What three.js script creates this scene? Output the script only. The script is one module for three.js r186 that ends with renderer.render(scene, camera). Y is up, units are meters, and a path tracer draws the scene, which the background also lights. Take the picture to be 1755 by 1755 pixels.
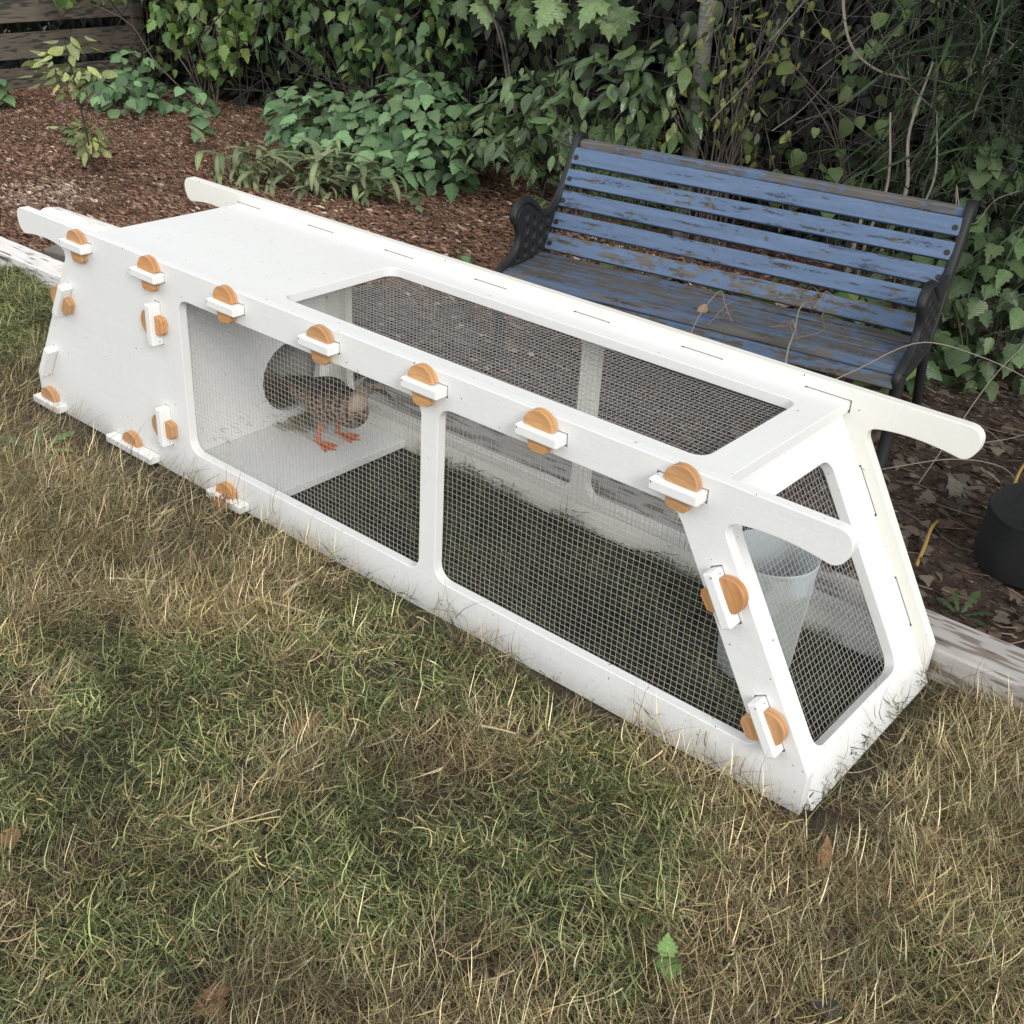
import * as THREE from 'three';
import { mergeGeometries, mergeVertices } from 'three/addons/utils/BufferGeometryUtils.js';
import { RoundedBoxGeometry } from 'three/addons/geometries/RoundedBoxGeometry.js';
import { MarchingCubes } from 'three/addons/objects/MarchingCubes.js';

// ---------- camera, sky, sun, exposure ----------
const scene = new THREE.Scene();
const camera = new THREE.PerspectiveCamera(47.42, 1, 0.05, 200);
camera.position.set(1.7848, 1.4594, 1.8448);
camera.rotation.order = 'YXZ';
camera.rotation.set(-0.5095, 0.6717, 0.061);
camera.updateMatrixWorld();
const renderer = new THREE.WebGLRenderer({ antialias: true });
renderer.toneMapping = THREE.LinearToneMapping;
renderer.toneMappingExposure = 1.0;
renderer.shadowMap.enabled = true;
const SKY = 1.47, SUN = 2.0;
{
  const W = 256, H = 128, d = new Float32Array(W * H * 4);
  for (let j = 0; j < H; j++) for (let i = 0; i < W; i++) {
    const el = ((j + 0.5) / H - 0.5) * Math.PI, k = (j * W + i) * 4, s = Math.sin(el);
    const az = (i + 0.5) / W * Math.PI * 2;
    const cl = 1 + 0.05 * Math.sin(az * 3 + s * 7) + 0.04 * Math.sin(az * 5 - s * 11 + 1.3);
    const L = s > 0 ? SKY * (0.97 + 0.06 * s) * cl : SKY * 0.1;
    d[k] = L * (s > 0 ? 0.975 : 0.9); d[k + 1] = L * (s > 0 ? 0.995 : 0.95); d[k + 2] = L * (s > 0 ? 1.03 : 0.6); d[k + 3] = 1;
  }
  const sky = new THREE.DataTexture(d, W, H, THREE.RGBAFormat, THREE.FloatType);
  sky.mapping = THREE.EquirectangularReflectionMapping;
  sky.magFilter = THREE.LinearFilter; sky.needsUpdate = true;
  scene.background = sky; scene.environment = sky;
}
const sun = new THREE.DirectionalLight(new THREE.Color(1, 0.975, 0.93), SUN);
sun.position.set(8.2, 4.9, 4.1); sun.target.position.set(0, 0, 0);
sun.castShadow = true; sun.shadow.radius = 36;
Object.assign(sun.shadow.camera, { left: -8, right: 8, top: 8, bottom: -8, near: 0.5, far: 40 });
sun.shadow.mapSize.set(2048, 2048);
scene.add(sun, sun.target);

// ---------- helpers ----------
let seed = 12345;
const srand = (s) => { seed = s >>> 0; };
const rnd = () => { seed = (seed + 0x6D2B79F5) >>> 0; let t = seed; t = Math.imul(t ^ (t >>> 15), t | 1); t ^= t + Math.imul(t ^ (t >>> 7), t | 61); return ((t ^ (t >>> 14)) >>> 0) / 4294967296; };
const rr = (a, b) => a + (b - a) * rnd();
const gauss = () => (rnd() + rnd() + rnd() + rnd() - 2) * 0.866;
const V = (x, y, z) => new THREE.Vector3(x, y, z);
const clamp = (x, a = 0, b = 1) => Math.min(b, Math.max(a, x));
const sstep = (a, b, x) => { const t = clamp((x - a) / (b - a)); return t * t * (3 - 2 * t); };
const hash2 = (i, j, s) => { let h = Math.imul(i, 374761393) ^ Math.imul(j, 668265263) ^ Math.imul(s + 11, 1274126177); h = Math.imul(h ^ (h >>> 13), 1274126177); return ((h ^ (h >>> 16)) >>> 0) / 4294967296; };
function vnoise(x, y, s = 0, px = 0, py = 0) {
  const xi = Math.floor(x), yi = Math.floor(y), fx = x - xi, fy = y - yi;
  const u = fx * fx * (3 - 2 * fx), v = fy * fy * (3 - 2 * fy);
  const m = (a, p) => p ? ((a % p) + p) % p : a;
  const h = (a, b) => hash2(m(a, px), m(b, py), s);
  return (h(xi, yi) * (1 - u) + h(xi + 1, yi) * u) * (1 - v) + (h(xi, yi + 1) * (1 - u) + h(xi + 1, yi + 1) * u) * v;
}
const fbm = (x, y, s, o = 4, p = 0, q = 0) => { let a = 0, w = 0.5, t = 0; for (let i = 0; i < o; i++) { a += w * vnoise(x, y, s + i * 17, p, q); t += w; w *= 0.5; x *= 2; y *= 2; p *= 2; q *= 2; } return a / t; };
const taken = {};
function numbered(n) { if (!(n in taken)) { taken[n] = 0; return n; } taken[n]++; return n + '_' + String(taken[n]).padStart(3, '0'); }
function tag(o, label, category, group) { o.userData.label = label; o.userData.category = category; if (group) o.userData.group = group; return o; }
function thing(name, label, category, pos = [0, 0, 0], ry = 0, group) {
  const g = new THREE.Group(); g.name = numbered(name); g.position.set(...pos); g.rotation.y = ry; scene.add(g);
  return tag(g, label, category, group);
}
function mesh(name, geo, mat, parent) {
  const m = new THREE.Mesh(geo, mat); m.castShadow = m.receiveShadow = true;
  if (parent) { m.name = name; parent.add(m); } else { m.name = numbered(name); scene.add(m); }
  return m;
}
function inst(name, geo, mat, mats, cols, parent) {
  const m = new THREE.InstancedMesh(geo, mat, mats.length);
  mats.forEach((x, i) => m.setMatrixAt(i, x));
  if (cols) cols.forEach((c, i) => m.setColorAt(i, c));
  m.castShadow = m.receiveShadow = true; m.name = parent ? name : numbered(name); m.userData.kind = 'stuff';
  (parent || scene).add(m); return m;
}
const C = (r, g, b) => new THREE.Color().setRGB(r, g, b);
function texture(w, h, fn, srgb = true, rep) {
  const d = new Uint8Array(w * h * 4);
  for (let j = 0; j < h; j++) for (let i = 0; i < w; i++) {
    const c = fn(i / w, j / h, i, j), k = (j * w + i) * 4;
    for (let q = 0; q < 3; q++) { let x = clamp(c.length ? c[q] : c); if (srgb) x = x < 0.0031308 ? x * 12.92 : 1.055 * Math.pow(x, 1 / 2.4) - 0.055; d[k + q] = x * 255; }
    d[k + 3] = 255;
  }
  const t = new THREE.DataTexture(d, w, h, THREE.RGBAFormat);
  t.wrapS = t.wrapT = THREE.RepeatWrapping; t.magFilter = THREE.LinearFilter; t.minFilter = THREE.LinearMipmapLinearFilter; t.generateMipmaps = true;
  if (srgb) t.colorSpace = THREE.SRGBColorSpace;
  if (rep) t.repeat.set(rep[0], rep[1]);
  t.needsUpdate = true; return t;
}
const std = (o) => new THREE.MeshStandardMaterial({ side: THREE.DoubleSide, ...o });
const plain = (g) => { const n = g.index ? g.toNonIndexed() : g; for (const k of Object.keys(n.attributes)) if (!['position', 'normal', 'uv', 'color'].includes(k)) n.deleteAttribute(k); return n; };
const join = (l) => mergeGeometries(l.map(plain));
function uvTri(g, ox = 0, oy = 0) { // uv in metres from the dominant normal; u follows the longest run
  g = plain(g); const p = g.attributes.position, n = g.attributes.normal, uv = new Float32Array(p.count * 2);
  for (let i = 0; i < p.count; i++) {
    const ax = Math.abs(n.getX(i)), ay = Math.abs(n.getY(i)), az = Math.abs(n.getZ(i));
    const [u, v] = ax > ay && ax > az ? [p.getZ(i), p.getY(i)] : ay > az ? [p.getX(i), p.getZ(i)] : [p.getX(i), p.getY(i)];
    uv[i * 2] = u + ox; uv[i * 2 + 1] = v + oy;
  }
  g.setAttribute('uv', new THREE.BufferAttribute(uv, 2)); return g;
}
const rbox = (w, h, d, r = 0.003, s = 2) => new RoundedBoxGeometry(w, h, d, s, Math.min(r, w / 2.01, h / 2.01, d / 2.01));
function paint(g, r, gg, b) { const n = g.attributes.position.count, a = new Float32Array(n * 3); for (let i = 0; i < n; i++) { a[i * 3] = r; a[i * 3 + 1] = gg; a[i * 3 + 2] = b; } g.setAttribute('color', new THREE.BufferAttribute(a, 3)); return g; }
function tube(pts, r0, r1 = r0, n = 10, rad = 5, curved = true) { // tapered round stem through points
  const P = pts.map((p) => p.isVector3 ? p : V(...p));
  const c = curved && P.length > 2 ? new THREE.CatmullRomCurve3(P) : null;
  const Q = c ? c.getPoints(n) : P, pos = [], idx = [], nor = [];
  let up = V(0.3, 1, 0.2).normalize();
  for (let i = 0; i < Q.length; i++) {
    const t = Q[Math.min(i + 1, Q.length - 1)].clone().sub(Q[Math.max(i - 1, 0)]).normalize();
    const a = up.clone().cross(t); if (a.lengthSq() < 1e-6) a.set(1, 0, 0); a.normalize(); const b = t.clone().cross(a); up = b;
    const r = r0 + (r1 - r0) * i / (Q.length - 1);
    for (let k = 0; k < rad; k++) {
      const an = k / rad * Math.PI * 2, d = a.clone().multiplyScalar(Math.cos(an)).addScaledVector(b, Math.sin(an));
      pos.push(Q[i].x + d.x * r, Q[i].y + d.y * r, Q[i].z + d.z * r); nor.push(d.x, d.y, d.z);
    }
    if (i) for (let k = 0; k < rad; k++) { const k2 = (k + 1) % rad, A = (i - 1) * rad, B = i * rad; idx.push(A + k, A + k2, B + k, B + k, A + k2, B + k2); }
  }
  const m0 = pos.length / 3; pos.push(Q[0].x, Q[0].y, Q[0].z, Q[Q.length - 1].x, Q[Q.length - 1].y, Q[Q.length - 1].z);
  const tt = Q[Q.length - 1].clone().sub(Q[Q.length - 2]).normalize(); nor.push(-tt.x, -tt.y, -tt.z, tt.x, tt.y, tt.z);
  const L = (Q.length - 1) * rad;
  for (let k = 0; k < rad; k++) { const k2 = (k + 1) % rad; idx.push(m0, k2, k, m0 + 1, L + k, L + k2); }
  const g = new THREE.BufferGeometry();
  g.setAttribute('position', new THREE.Float32BufferAttribute(pos, 3)); g.setAttribute('normal', new THREE.Float32BufferAttribute(nor, 3));
  g.setAttribute('uv', new THREE.Float32BufferAttribute(pos.filter((_, i) => i % 3 < 2), 2)); g.setIndex(idx); return g;
}
const M4 = (p, q, s) => new THREE.Matrix4().compose(p, q, s.isVector3 ? s : V(s, s, s));
const euler = (x, y, z, o = 'YXZ') => new THREE.Quaternion().setFromEuler(new THREE.Euler(x, y, z, o));

// ---------- materials ----------
const specks = []; srand(77);
for (let i = 0; i < 150; i++) specks.push([rnd(), rnd(), rr(0.0008, 0.0024), rr(0.4, 2.0), rr(0, 3.14), rnd()]);
const paintTex = texture(1024, 1024, (u, v, i, j) => {
  let a = 0.975 + 0.03 * (fbm(u * 6, v * 6, 3, 4, 6, 6) - 0.5) + 0.02 * (vnoise(u * 180, v * 12, 9, 180, 12) - 0.5);
  return [a, a, a * 0.992];
});
{ // small chips and scuffs in the paint
  const d = paintTex.image.data;
  for (const [x, y, r, asp, an, k] of specks) for (let j = -14; j <= 14; j++) for (let i = -14; i <= 14; i++) {
    const px = Math.floor(x * 1024 + i), py = Math.floor(y * 1024 + j); if (px < 0 || py < 0 || px > 1023 || py > 1023) continue;
    const c = Math.cos(an), s = Math.sin(an), a = (i * c + j * s) / asp, b = (-i * s + j * c) * asp, q = Math.hypot(a, b) / (r * 1024 * 0.8) + 0.5 * (hash2(px, py, 4) - 0.5);
    if (q < 1) { const o = (py * 1024 + px) * 4, f = k < 0.5 ? 0.35 : k < 0.8 ? 0.62 : 0.8; d[o] *= f; d[o + 1] *= f * 0.97; d[o + 2] *= f * 0.9; }
  }
}
const paintBump = texture(512, 512, (u, v) => 0.5 + 0.5 * (fbm(u * 5, v * 60, 21, 3, 5, 60) - 0.5) + 0.35 * (vnoise(u * 256, v * 256, 5, 256, 256) - 0.5), false);
const white = std({ color: C(0.80, 0.80, 0.785), map: paintTex, bumpMap: paintBump, bumpScale: 0.0006, roughness: 0.5 });
const dirtTex = texture(1024, 1024, (u, v, i, j) => { // the same paint with mud splashed along the ground
  const k = (j * 1024 + i) * 4, d = paintTex.image.data, lin = (x) => Math.pow(x / 255, 2.2), h = v, sp = vnoise(u * 150, v * 150, 41, 150, 150), bl = fbm(u * 9, v * 9, 43, 4, 9, 9), run = fbm(u * 40, v * 5, 47, 3, 40, 5);
  const m = clamp(sstep(0.075 + 0.06 * (bl - 0.4), 0.0, h) * (0.1 + 0.9 * bl) * 0.26 + (sp > 0.8 && h < 0.16 ? 0.14 * sstep(0.12, 0.02, h) : 0)), c = [0.42, 0.38, 0.31];
  return [0, 1, 2].map((q) => lin(d[k + q]) * (1 - m) + c[q] * m);
});
const whiteSide = std({ color: C(0.795, 0.795, 0.78), map: dirtTex, bumpMap: paintBump, bumpScale: 0.0007, roughness: 0.5 });
const cream = std({ color: C(0.80, 0.785, 0.72), map: dirtTex, bumpMap: paintBump, bumpScale: 0.0006, roughness: 0.5 });
const galv = std({ color: C(0.50, 0.50, 0.48), roughness: 0.5, metalness: 0.35 });
const pegTex = texture(256, 256, (u, v) => { const g = fbm(u * 4, v * 40, 31, 4, 4, 40), l = Math.sin((v * 60 + 3 * fbm(u * 3, v * 6, 8, 2, 3, 6)) * 1.6); const k = 0.72 + 0.45 * g + 0.05 * l; return [0.62 * k, 0.62 * k * (0.92 + 0.1 * g), 0.62 * k * (0.8 + 0.2 * g)]; }, true, [9, 9]);
const pegMat = [C(0.84, 0.48, 0.23), C(0.99, 0.56, 0.26), C(0.95, 0.5, 0.22), C(0.9, 0.5, 0.25), C(0.86, 0.44, 0.19)].map((c) => std({ color: c, map: pegTex, roughness: 0.42, vertexColors: true }));
function woodTex(base, alt, wear, s, w = 512, h = 256, rag = 0.16) { // streaked boards; base = paint or wood colour, alt = what shows where it is worn
  return texture(w, h, (u, v) => {
    const st = fbm(u * 4, v * 34, s, 4, 4, 34), bl = fbm(u * 6, v * 8, s + 5, 4, 6, 8), fine = vnoise(u * 20, v * 128, s + 9, 20, 128);
    const m = sstep(wear - 0.07, wear + 0.05, 0.5 * st + 0.5 * bl + rag * (fine - 0.5));
    const k = 0.8 + 0.4 * fine * st * 1.4, crack = fine < 0.1 && st < 0.46 ? 0.45 : 1;
    return [0, 1, 2].map((q) => (base[q] * m + alt[q] * (1 - m)) * k * crack);
  });
}
function benchTex(wear, s, dark) { // weathered paint: fine ragged peeling along the grain over grey wood
  return texture(1024, 512, (u, v) => {
    const g = fbm(u * 9, v * 90, s, 4, 9, 90), p = fbm(u * 26, v * 44, s + 5, 5, 26, 44), big = fbm(u * 4, v * 6, s + 9, 3, 4, 6), f = vnoise(u * 90, v * 256, s + 3, 90, 256);
    const m = sstep(wear - 0.03, wear + 0.03, 0.34 * g + 0.36 * p + 0.3 * big + 0.14 * (f - 0.5)), k = 0.72 + 0.5 * g + 0.14 * (f - 0.5), gr = fbm(u * 12, v * 120, s + 31, 3, 12, 120), t = 0.55 + 0.9 * gr;
    const crack = g < 0.3 && f < 0.6 ? 0.5 : 1, blue = [0.098, 0.150, 0.245], wood = [0.125 * t, 0.115 * t, 0.105 * t];
    return [0, 1, 2].map((q) => (blue[q] * m * k + wood[q] * (1 - m) * dark) * crack);
  });
}
const blueA = benchTex(0.38, 40, 0.75), blueB = benchTex(0.50, 60, 0.85), blueC = benchTex(0.56, 80, 1);
const slatMat = [blueA, blueB, blueC].map((t) => std({ map: t, bumpMap: t, bumpScale: 0.002, roughness: 0.8 }));
const iron = std({ color: C(0.017, 0.018, 0.019), roughness: 0.6, metalness: 0.2 });
const greyTimber = std({ map: woodTex([0.42, 0.395, 0.37], [0.24, 0.2, 0.165], 0.40, 101, 1024, 512, 0.55), roughness: 0.9 });
greyTimber.bumpMap = greyTimber.map; greyTimber.bumpScale = 0.004;
const paleTimber = std({ map: woodTex([0.78, 0.745, 0.72], [0.2, 0.18, 0.17], 0.38, 131, 1024, 512, 0.35), roughness: 0.9 });
paleTimber.bumpMap = paleTimber.map; paleTimber.bumpScale = 0.005;
const logMat = std({ map: woodTex([0.82, 0.77, 0.72], [0.55, 0.43, 0.34], 0.34, 151), roughness: 0.85 });
const fenceTex = woodTex([0.135, 0.112, 0.087], [0.06, 0.055, 0.045], 0.44, 171, 1024, 512, 0.5);
const fenceMat = [1, 0.85, 1.2].map((k) => std({ color: C(k, k, k), map: fenceTex, bumpMap: fenceTex, bumpScale: 0.004, roughness: 0.95 }));
const barkMat = std({ map: woodTex([0.16, 0.145, 0.125], [0.09, 0.085, 0.075], 0.5, 191), roughness: 0.95 });
const twigMat = std({ color: C(0.13, 0.105, 0.085), roughness: 0.9 });
const twigPale = std({ color: C(0.25, 0.22, 0.18), roughness: 0.9 });
const twigDark = std({ color: C(0.035, 0.029, 0.025), roughness: 0.9 });
const veinFn = (u, v) => { const x = Math.abs(u - 0.5), mid = Math.exp(-((x / 0.012) ** 2)), q = (v - x * 0.75) * 8.5, sv = Math.exp(-(((q - Math.round(q)) / 0.075) ** 2)) * (x < 0.46 ? 1 : 0), no = fbm(u * 14, v * 14, 91, 3, 14, 14), sp = sstep(0.7, 0.78, vnoise(u * 22, v * 22, 93, 22, 22)); return [mid, sv, no, sp]; };
const veinTex = texture(256, 256, (u, v) => { const [m, s, n, sp] = veinFn(u, v), k = 0.62 + 0.46 * n + 0.22 * m + 0.055 * s; return [k * (1 + 0.25 * sp), k, k * (0.92 + 0.1 * m - 0.15 * sp)]; });
const veinBump = texture(256, 256, (u, v) => { const [m, s, n] = veinFn(u, v); return 0.6 + 0.25 * n - 0.35 * m - 0.3 * s; }, false);
const leafMat = (r, g, b, rough = 0.6) => std({ color: C(r, g, b).multiplyScalar(1.18), vertexColors: true, roughness: rough, map: veinTex, bumpMap: veinBump, bumpScale: 0.003 });
const stemGreen = std({ color: C(0.09, 0.12, 0.05), roughness: 0.8 });
const dryMat = [C(0.27, 0.145, 0.082), C(0.36, 0.235, 0.145), C(0.2, 0.12, 0.07), C(0.14, 0.13, 0.115)].map((c) => std({ color: c, vertexColors: true, roughness: 0.8, map: veinTex, bumpMap: veinBump, bumpScale: 0.004 }));

// ---------- the coop ----------
const T = 0.0235, ZI = 0.2583, ZO = ZI + T, EA = 59.5 * Math.PI / 180;
const coop = thing('poultry_coop', 'long white plywood poultry coop with wire mesh windows and carrying handles on the lawn', 'poultry coop');
const topX = [-0.922, -0.615, -0.315, 0.0, 0.31, 0.608, 0.908];
// every tab that comes through a long side: x, y, angle of its length, length, owner, peg?
const tabs = [];
for (const x of topX) tabs.push({ x, y: 0.54, a: 0, l: 0.1, o: 'top' });
for (const [x, y] of [[1.023, 0.372], [1.147, 0.16]]) tabs.push({ x, y, a: -EA, l: 0.106, o: 'endR' });
tabs.push({ x: -1.026, y: 0.368, a: EA, l: 0.106, o: 'endL' }, { x: -1.149, y: 0.156, a: EA, l: 0.106, o: 'endL', bare: true });
tabs.push({ x: -0.606, y: 0.417, a: Math.PI / 2, l: 0.108, o: 'wall' }, { x: -0.605, y: 0.140, a: Math.PI / 2, l: 0.108, o: 'wall' });
tabs.push({ x: -1.172, y: 0.021, a: 0, l: 0.13, o: 'floor' }, { x: -0.766, y: 0.021, a: 0, l: 0.205, o: 'floor' }, { x: -0.36, y: 0.021, a: 0, l: 0.135, o: 'floor' });
function roundPoly(pts, r, path) { // polygon with rounded corners
  const n = pts.length;
  for (let i = 0; i < n; i++) {
    const A = pts[(i + n - 1) % n], B = pts[i], D = pts[(i + 1) % n];
    const a = [A[0] - B[0], A[1] - B[1]], d = [D[0] - B[0], D[1] - B[1]], la = Math.hypot(...a), ld = Math.hypot(...d);
    const s = [B[0] + a[0] / la * r, B[1] + a[1] / la * r], e = [B[0] + d[0] / ld * r, B[1] + d[1] / ld * r];
    if (i) path.lineTo(...s); else path.moveTo(...s);
    path.quadraticCurveTo(B[0] + (s[0] + e[0] - 2 * B[0]) * 0.06, B[1] + (s[1] + e[1] - 2 * B[1]) * 0.06, ...e);
  }
  path.closePath(); return path;
}
const openL = [[-0.517, 0.095], [0.2916, 0.095], [0.2916, 0.502], [-0.517, 0.502]];
const openR = [[0.3393, 0.095], [1.139, 0.095], [0.902, 0.502], [0.3393, 0.502]];
const ext = (s, depth, bev = 0.0016) => new THREE.ExtrudeGeometry(s, { depth: depth - 2 * bev, bevelEnabled: true, bevelThickness: bev, bevelSize: bev, bevelOffset: -bev, bevelSegments: 2, curveSegments: 10 }).translate(0, 0, bev);
function sidePanel(sgn) {
  const s = new THREE.Shape();
  s.moveTo(-1.2355, 0.002); s.lineTo(1.2355, 0.002); s.lineTo(1.2365, 0.0916);
  s.lineTo(1.0085, 0.479);
  s.bezierCurveTo(1.0, 0.495, 1.006, 0.5095, 1.024, 0.5125);
  s.bezierCurveTo(1.07, 0.522, 1.13, 0.521, 1.19, 0.5095);
  s.bezierCurveTo(1.21, 0.507, 1.2235, 0.53, 1.2235, 0.551);
  s.bezierCurveTo(1.2235, 0.571, 1.207, 0.5805, 1.188, 0.5788);
  s.lineTo(-1.188, 0.5788);
  s.bezierCurveTo(-1.207, 0.5805, -1.2235, 0.571, -1.2235, 0.551);
  s.bezierCurveTo(-1.2235, 0.53, -1.21, 0.507, -1.19, 0.5095);
  s.bezierCurveTo(-1.13, 0.521, -1.07, 0.522, -1.024, 0.5125);
  s.bezierCurveTo(-1.006, 0.5095, -1.0, 0.495, -1.0085, 0.479);
  s.lineTo(-1.2365, 0.0916); s.closePath();
  s.holes.push(roundPoly(openL, 0.035, new THREE.Path()), roundPoly(openR, 0.035, new THREE.Path()));
  for (const t of tabs) { // slots with a hair of clearance
    const h = new THREE.Path(), L = t.l / 2 + 0.0025, H = T / 2 + 0.0018, c = Math.cos(t.a), q = Math.sin(t.a);
    [[-L, -H], [L, -H], [L, H], [-L, H]].forEach(([a, b], i) => h[i ? 'lineTo' : 'moveTo'](t.x + a * c - b * q, Math.max(t.y + a * q + b * c, 0.006)));
    h.closePath(); s.holes.push(h);
  }
  return uvTri(ext(s, T).translate(0, 0, sgn > 0 ? ZI : -ZO), sgn > 0 ? 0.31 : 0.73, 0);
}
mesh('side_panel', sidePanel(1), whiteSide, coop);
const backSide = mesh('side_panel', sidePanel(-1), cream, coop); backSide.userData.label = 'cream tinted side panel standing along the timber edging';
const owners = {};
{
  const s = new THREE.Shape(); [[-0.957, -ZI], [0.957, -ZI], [0.957, ZI], [-0.957, ZI]].forEach((p, i) => s[i ? 'lineTo' : 'moveTo'](...p)); s.closePath();
  s.holes.push(roundPoly([[-0.258, -0.178], [0.886, -0.178], [0.886, 0.178], [-0.258, 0.178]], 0.03, new THREE.Path()));
  owners.top = mesh('top_panel', uvTri(ext(s, T).rotateX(Math.PI / 2).translate(0, 0.5517, 0), 0.2, 0.4), white, coop);
}
const Nr = V(Math.sin(EA), Math.cos(EA), 0), Sr = V(-Math.cos(EA), Math.sin(EA), 0);
const slopeX = (v, d = 0.036) => 1.236 - 0.5886 * (v - 0.0916) - d;
function endPanel(sgn) {
  const N = V(Nr.x * sgn, Nr.y, 0), S = V(Sr.x * sgn, Sr.y, 0), X = S.clone().cross(N), s = new THREE.Shape();
  [[-ZI, 0.008], [ZI, 0.008], [ZI, 0.607], [-ZI, 0.607]].forEach((p, i) => s[i ? 'lineTo' : 'moveTo'](...p)); s.closePath();
  if (sgn > 0) s.holes.push(roundPoly([[-0.19, 0.089], [0.162, 0.089], [0.162, 0.541], [-0.19, 0.541]], 0.032, new THREE.Path()));
  const m = new THREE.Matrix4().makeBasis(X, S, N).setPosition(V(slopeX(0) * sgn, 0, 0).addScaledVector(N, -T));
  return { geo: uvTri(ext(s, T), 0.6 + sgn * 0.2, 0).applyMatrix4(m), X, S, N };
}
const eR = endPanel(1), eL = endPanel(-1);
owners.endR = mesh('end_panel', eR.geo, whiteSide, coop); owners.endL = mesh('end_panel', eL.geo, whiteSide, coop);
{
  const s = new THREE.Shape(); [[-ZI, 0.033], [ZI, 0.033], [ZI, 0.528], [-ZI, 0.528]].forEach((p, i) => s[i ? 'lineTo' : 'moveTo'](...p)); s.closePath();
  const h = new THREE.Path(); h.absellipse(0.128, 0.162, 0.104, 0.103, 0, Math.PI * 2); s.holes.push(h); // round door; shape x runs to -z
  owners.wall = mesh('dividing_wall', uvTri(ext(s, T), 0.1, 0.8).applyMatrix4(new THREE.Matrix4().makeBasis(V(0, 0, -1), V(0, 1, 0), V(1, 0, 0)).setPosition(-0.6235, 0, 0)), white, coop);
  owners.wall.userData.label = 'inner wall with a round doorway';
  owners.floor = mesh('floor_board', uvTri(rbox(0.94, T, 2 * ZI - 0.001, 0.002).translate(-0.752, 0.0205, 0), 0.5, 0.1), white, coop);
}
const pegGeo = (() => {
  const h = T / 2, layers = [];
  for (let k = 0; k < 3; k++) {
    const e = k === 1 ? -0.0003 : 0, s = new THREE.Shape(), r = 0.034 + e;
    s.moveTo(-r, h); s.absarc(0, h, r, Math.PI, 0, true);
    s.lineTo(0.026 + e, h - 0.002); s.lineTo(0.0235 + e, -h - 0.020); s.lineTo(0.017 + e, -h - 0.0265); s.lineTo(-0.012 - e, -h - 0.0275); s.lineTo(-0.0205 - e, -h - 0.022); s.lineTo(-0.026 - e, h - 0.002); s.closePath();
    const g = new THREE.ExtrudeGeometry(s, { depth: 0.0046, bevelEnabled: true, bevelThickness: 0.0006, bevelSize: 0.0008, bevelOffset: -0.0008, bevelSegments: 1, curveSegments: 16 }).translate(0, 0, 0.0006 + k * 0.0058);
    layers.push(paint(plain(g), ...(k === 1 ? [0.86, 0.82, 0.78] : [1, 1, 1])));
  }
  return join(layers);
})();
const tabLen = {};
srand(5);
for (const t of tabs) for (const sgn of [1, -1]) {
  const key = t.l + '|' + (t.o === 'floor');
  tabLen[key] ||= uvTri(rbox(t.l, T - 0.0008, 0.0535, 0.0045, 3), 0.3, 0.2);
  const m = mesh('tab', tabLen[key], white, owners[t.o]);
  m.position.set(t.x, t.y, sgn * (ZI + 0.0268)); m.rotation.z = t.a;
  if (t.bare || sgn < 0 && t.x !== 0.608) continue;
  const p = mesh('locking_peg', pegGeo, pegMat[Math.floor(rnd() * 5)], coop);
  p.position.set(t.x + rr(-0.006, 0.006) * Math.cos(t.a) - rr(-0.004, 0.003) * Math.sin(t.a), t.y + rr(-0.006, 0.006) * Math.sin(t.a) + rr(-0.004, 0.003) * Math.cos(t.a), sgn > 0 ? ZO + 0.0015 : -ZO - 0.019); if (sgn < 0) p.position.y -= 0.013; p.rotation.z = t.a + rr(-0.1, 0.1); p.rotation.x = rr(-0.04, 0.04);
}
// welded wire mesh, half-inch cells, stapled inside the frames
function wireMesh(poly, o, ex, ey, en, cell = 0.0127, r = 0.00047) {
  const parts = [], xs = poly.map((p) => p[0]), ys = poly.map((p) => p[1]);
  const clip = (k, c) => { // interval of the polygon on the line coordinate k = c
    const hit = [];
    poly.forEach((A, i) => { const B = poly[(i + 1) % poly.length]; if ((A[k] - c) * (B[k] - c) < 0) hit.push(A[1 - k] + (B[1 - k] - A[1 - k]) * (c - A[k]) / (B[k] - A[k])); });
    return hit.length > 1 ? [Math.min(...hit), Math.max(...hit)] : null;
  };
  const at = (x, y, lift) => { const b = 0.0022 * Math.sin(x * 9 + y * 5) + 0.0014 * Math.sin(y * 23 - x * 4) + lift; return o.clone().addScaledVector(ex, x + 0.0008 * Math.sin(y * 31 + x * 3)).addScaledVector(ey, y + 0.001 * Math.sin(x * 17)).addScaledVector(en, b); };
  for (const k of [0, 1]) {
    const lo = Math.min(...(k ? ys : xs)), hi = Math.max(...(k ? ys : xs));
    for (let c = lo + cell * 0.4; c < hi; c += cell) {
      const q = clip(k, c); if (!q) continue;
      const n = Math.max(2, Math.round((q[1] - q[0]) / 0.05)), pts = [];
      for (let i = 0; i <= n; i++) { const s = q[0] + (q[1] - q[0]) * i / n; pts.push(k ? at(s, c, r) : at(c, s, -r)); }
      parts.push(tube(pts, r, r, n, 4, false));
    }
  }
  return mergeGeometries(parts);
}
const grow = (p, d) => { const cx = p.reduce((a, q) => a + q[0], 0) / p.length, cy = p.reduce((a, q) => a + q[1], 0) / p.length; return p.map(([x, y]) => [x + Math.sign(x - cx) * d, y + Math.sign(y - cy) * d]); };
const XA = V(1, 0, 0), YA = V(0, 1, 0), ZA = V(0, 0, 1);
for (const s of [1, -1]) for (const op of [openL, openR]) mesh('wire_mesh', wireMesh(grow(op, op === openL ? 0.022 : 0.026), V(0, 0, s * (ZI - 0.004)), XA, YA, ZA), galv, coop);
mesh('wire_mesh', wireMesh([[-0.29, -0.21], [0.92, -0.21], [0.92, 0.21], [-0.29, 0.21]], V(0, 0.524, 0), XA, ZA, YA), galv, coop);
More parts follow.
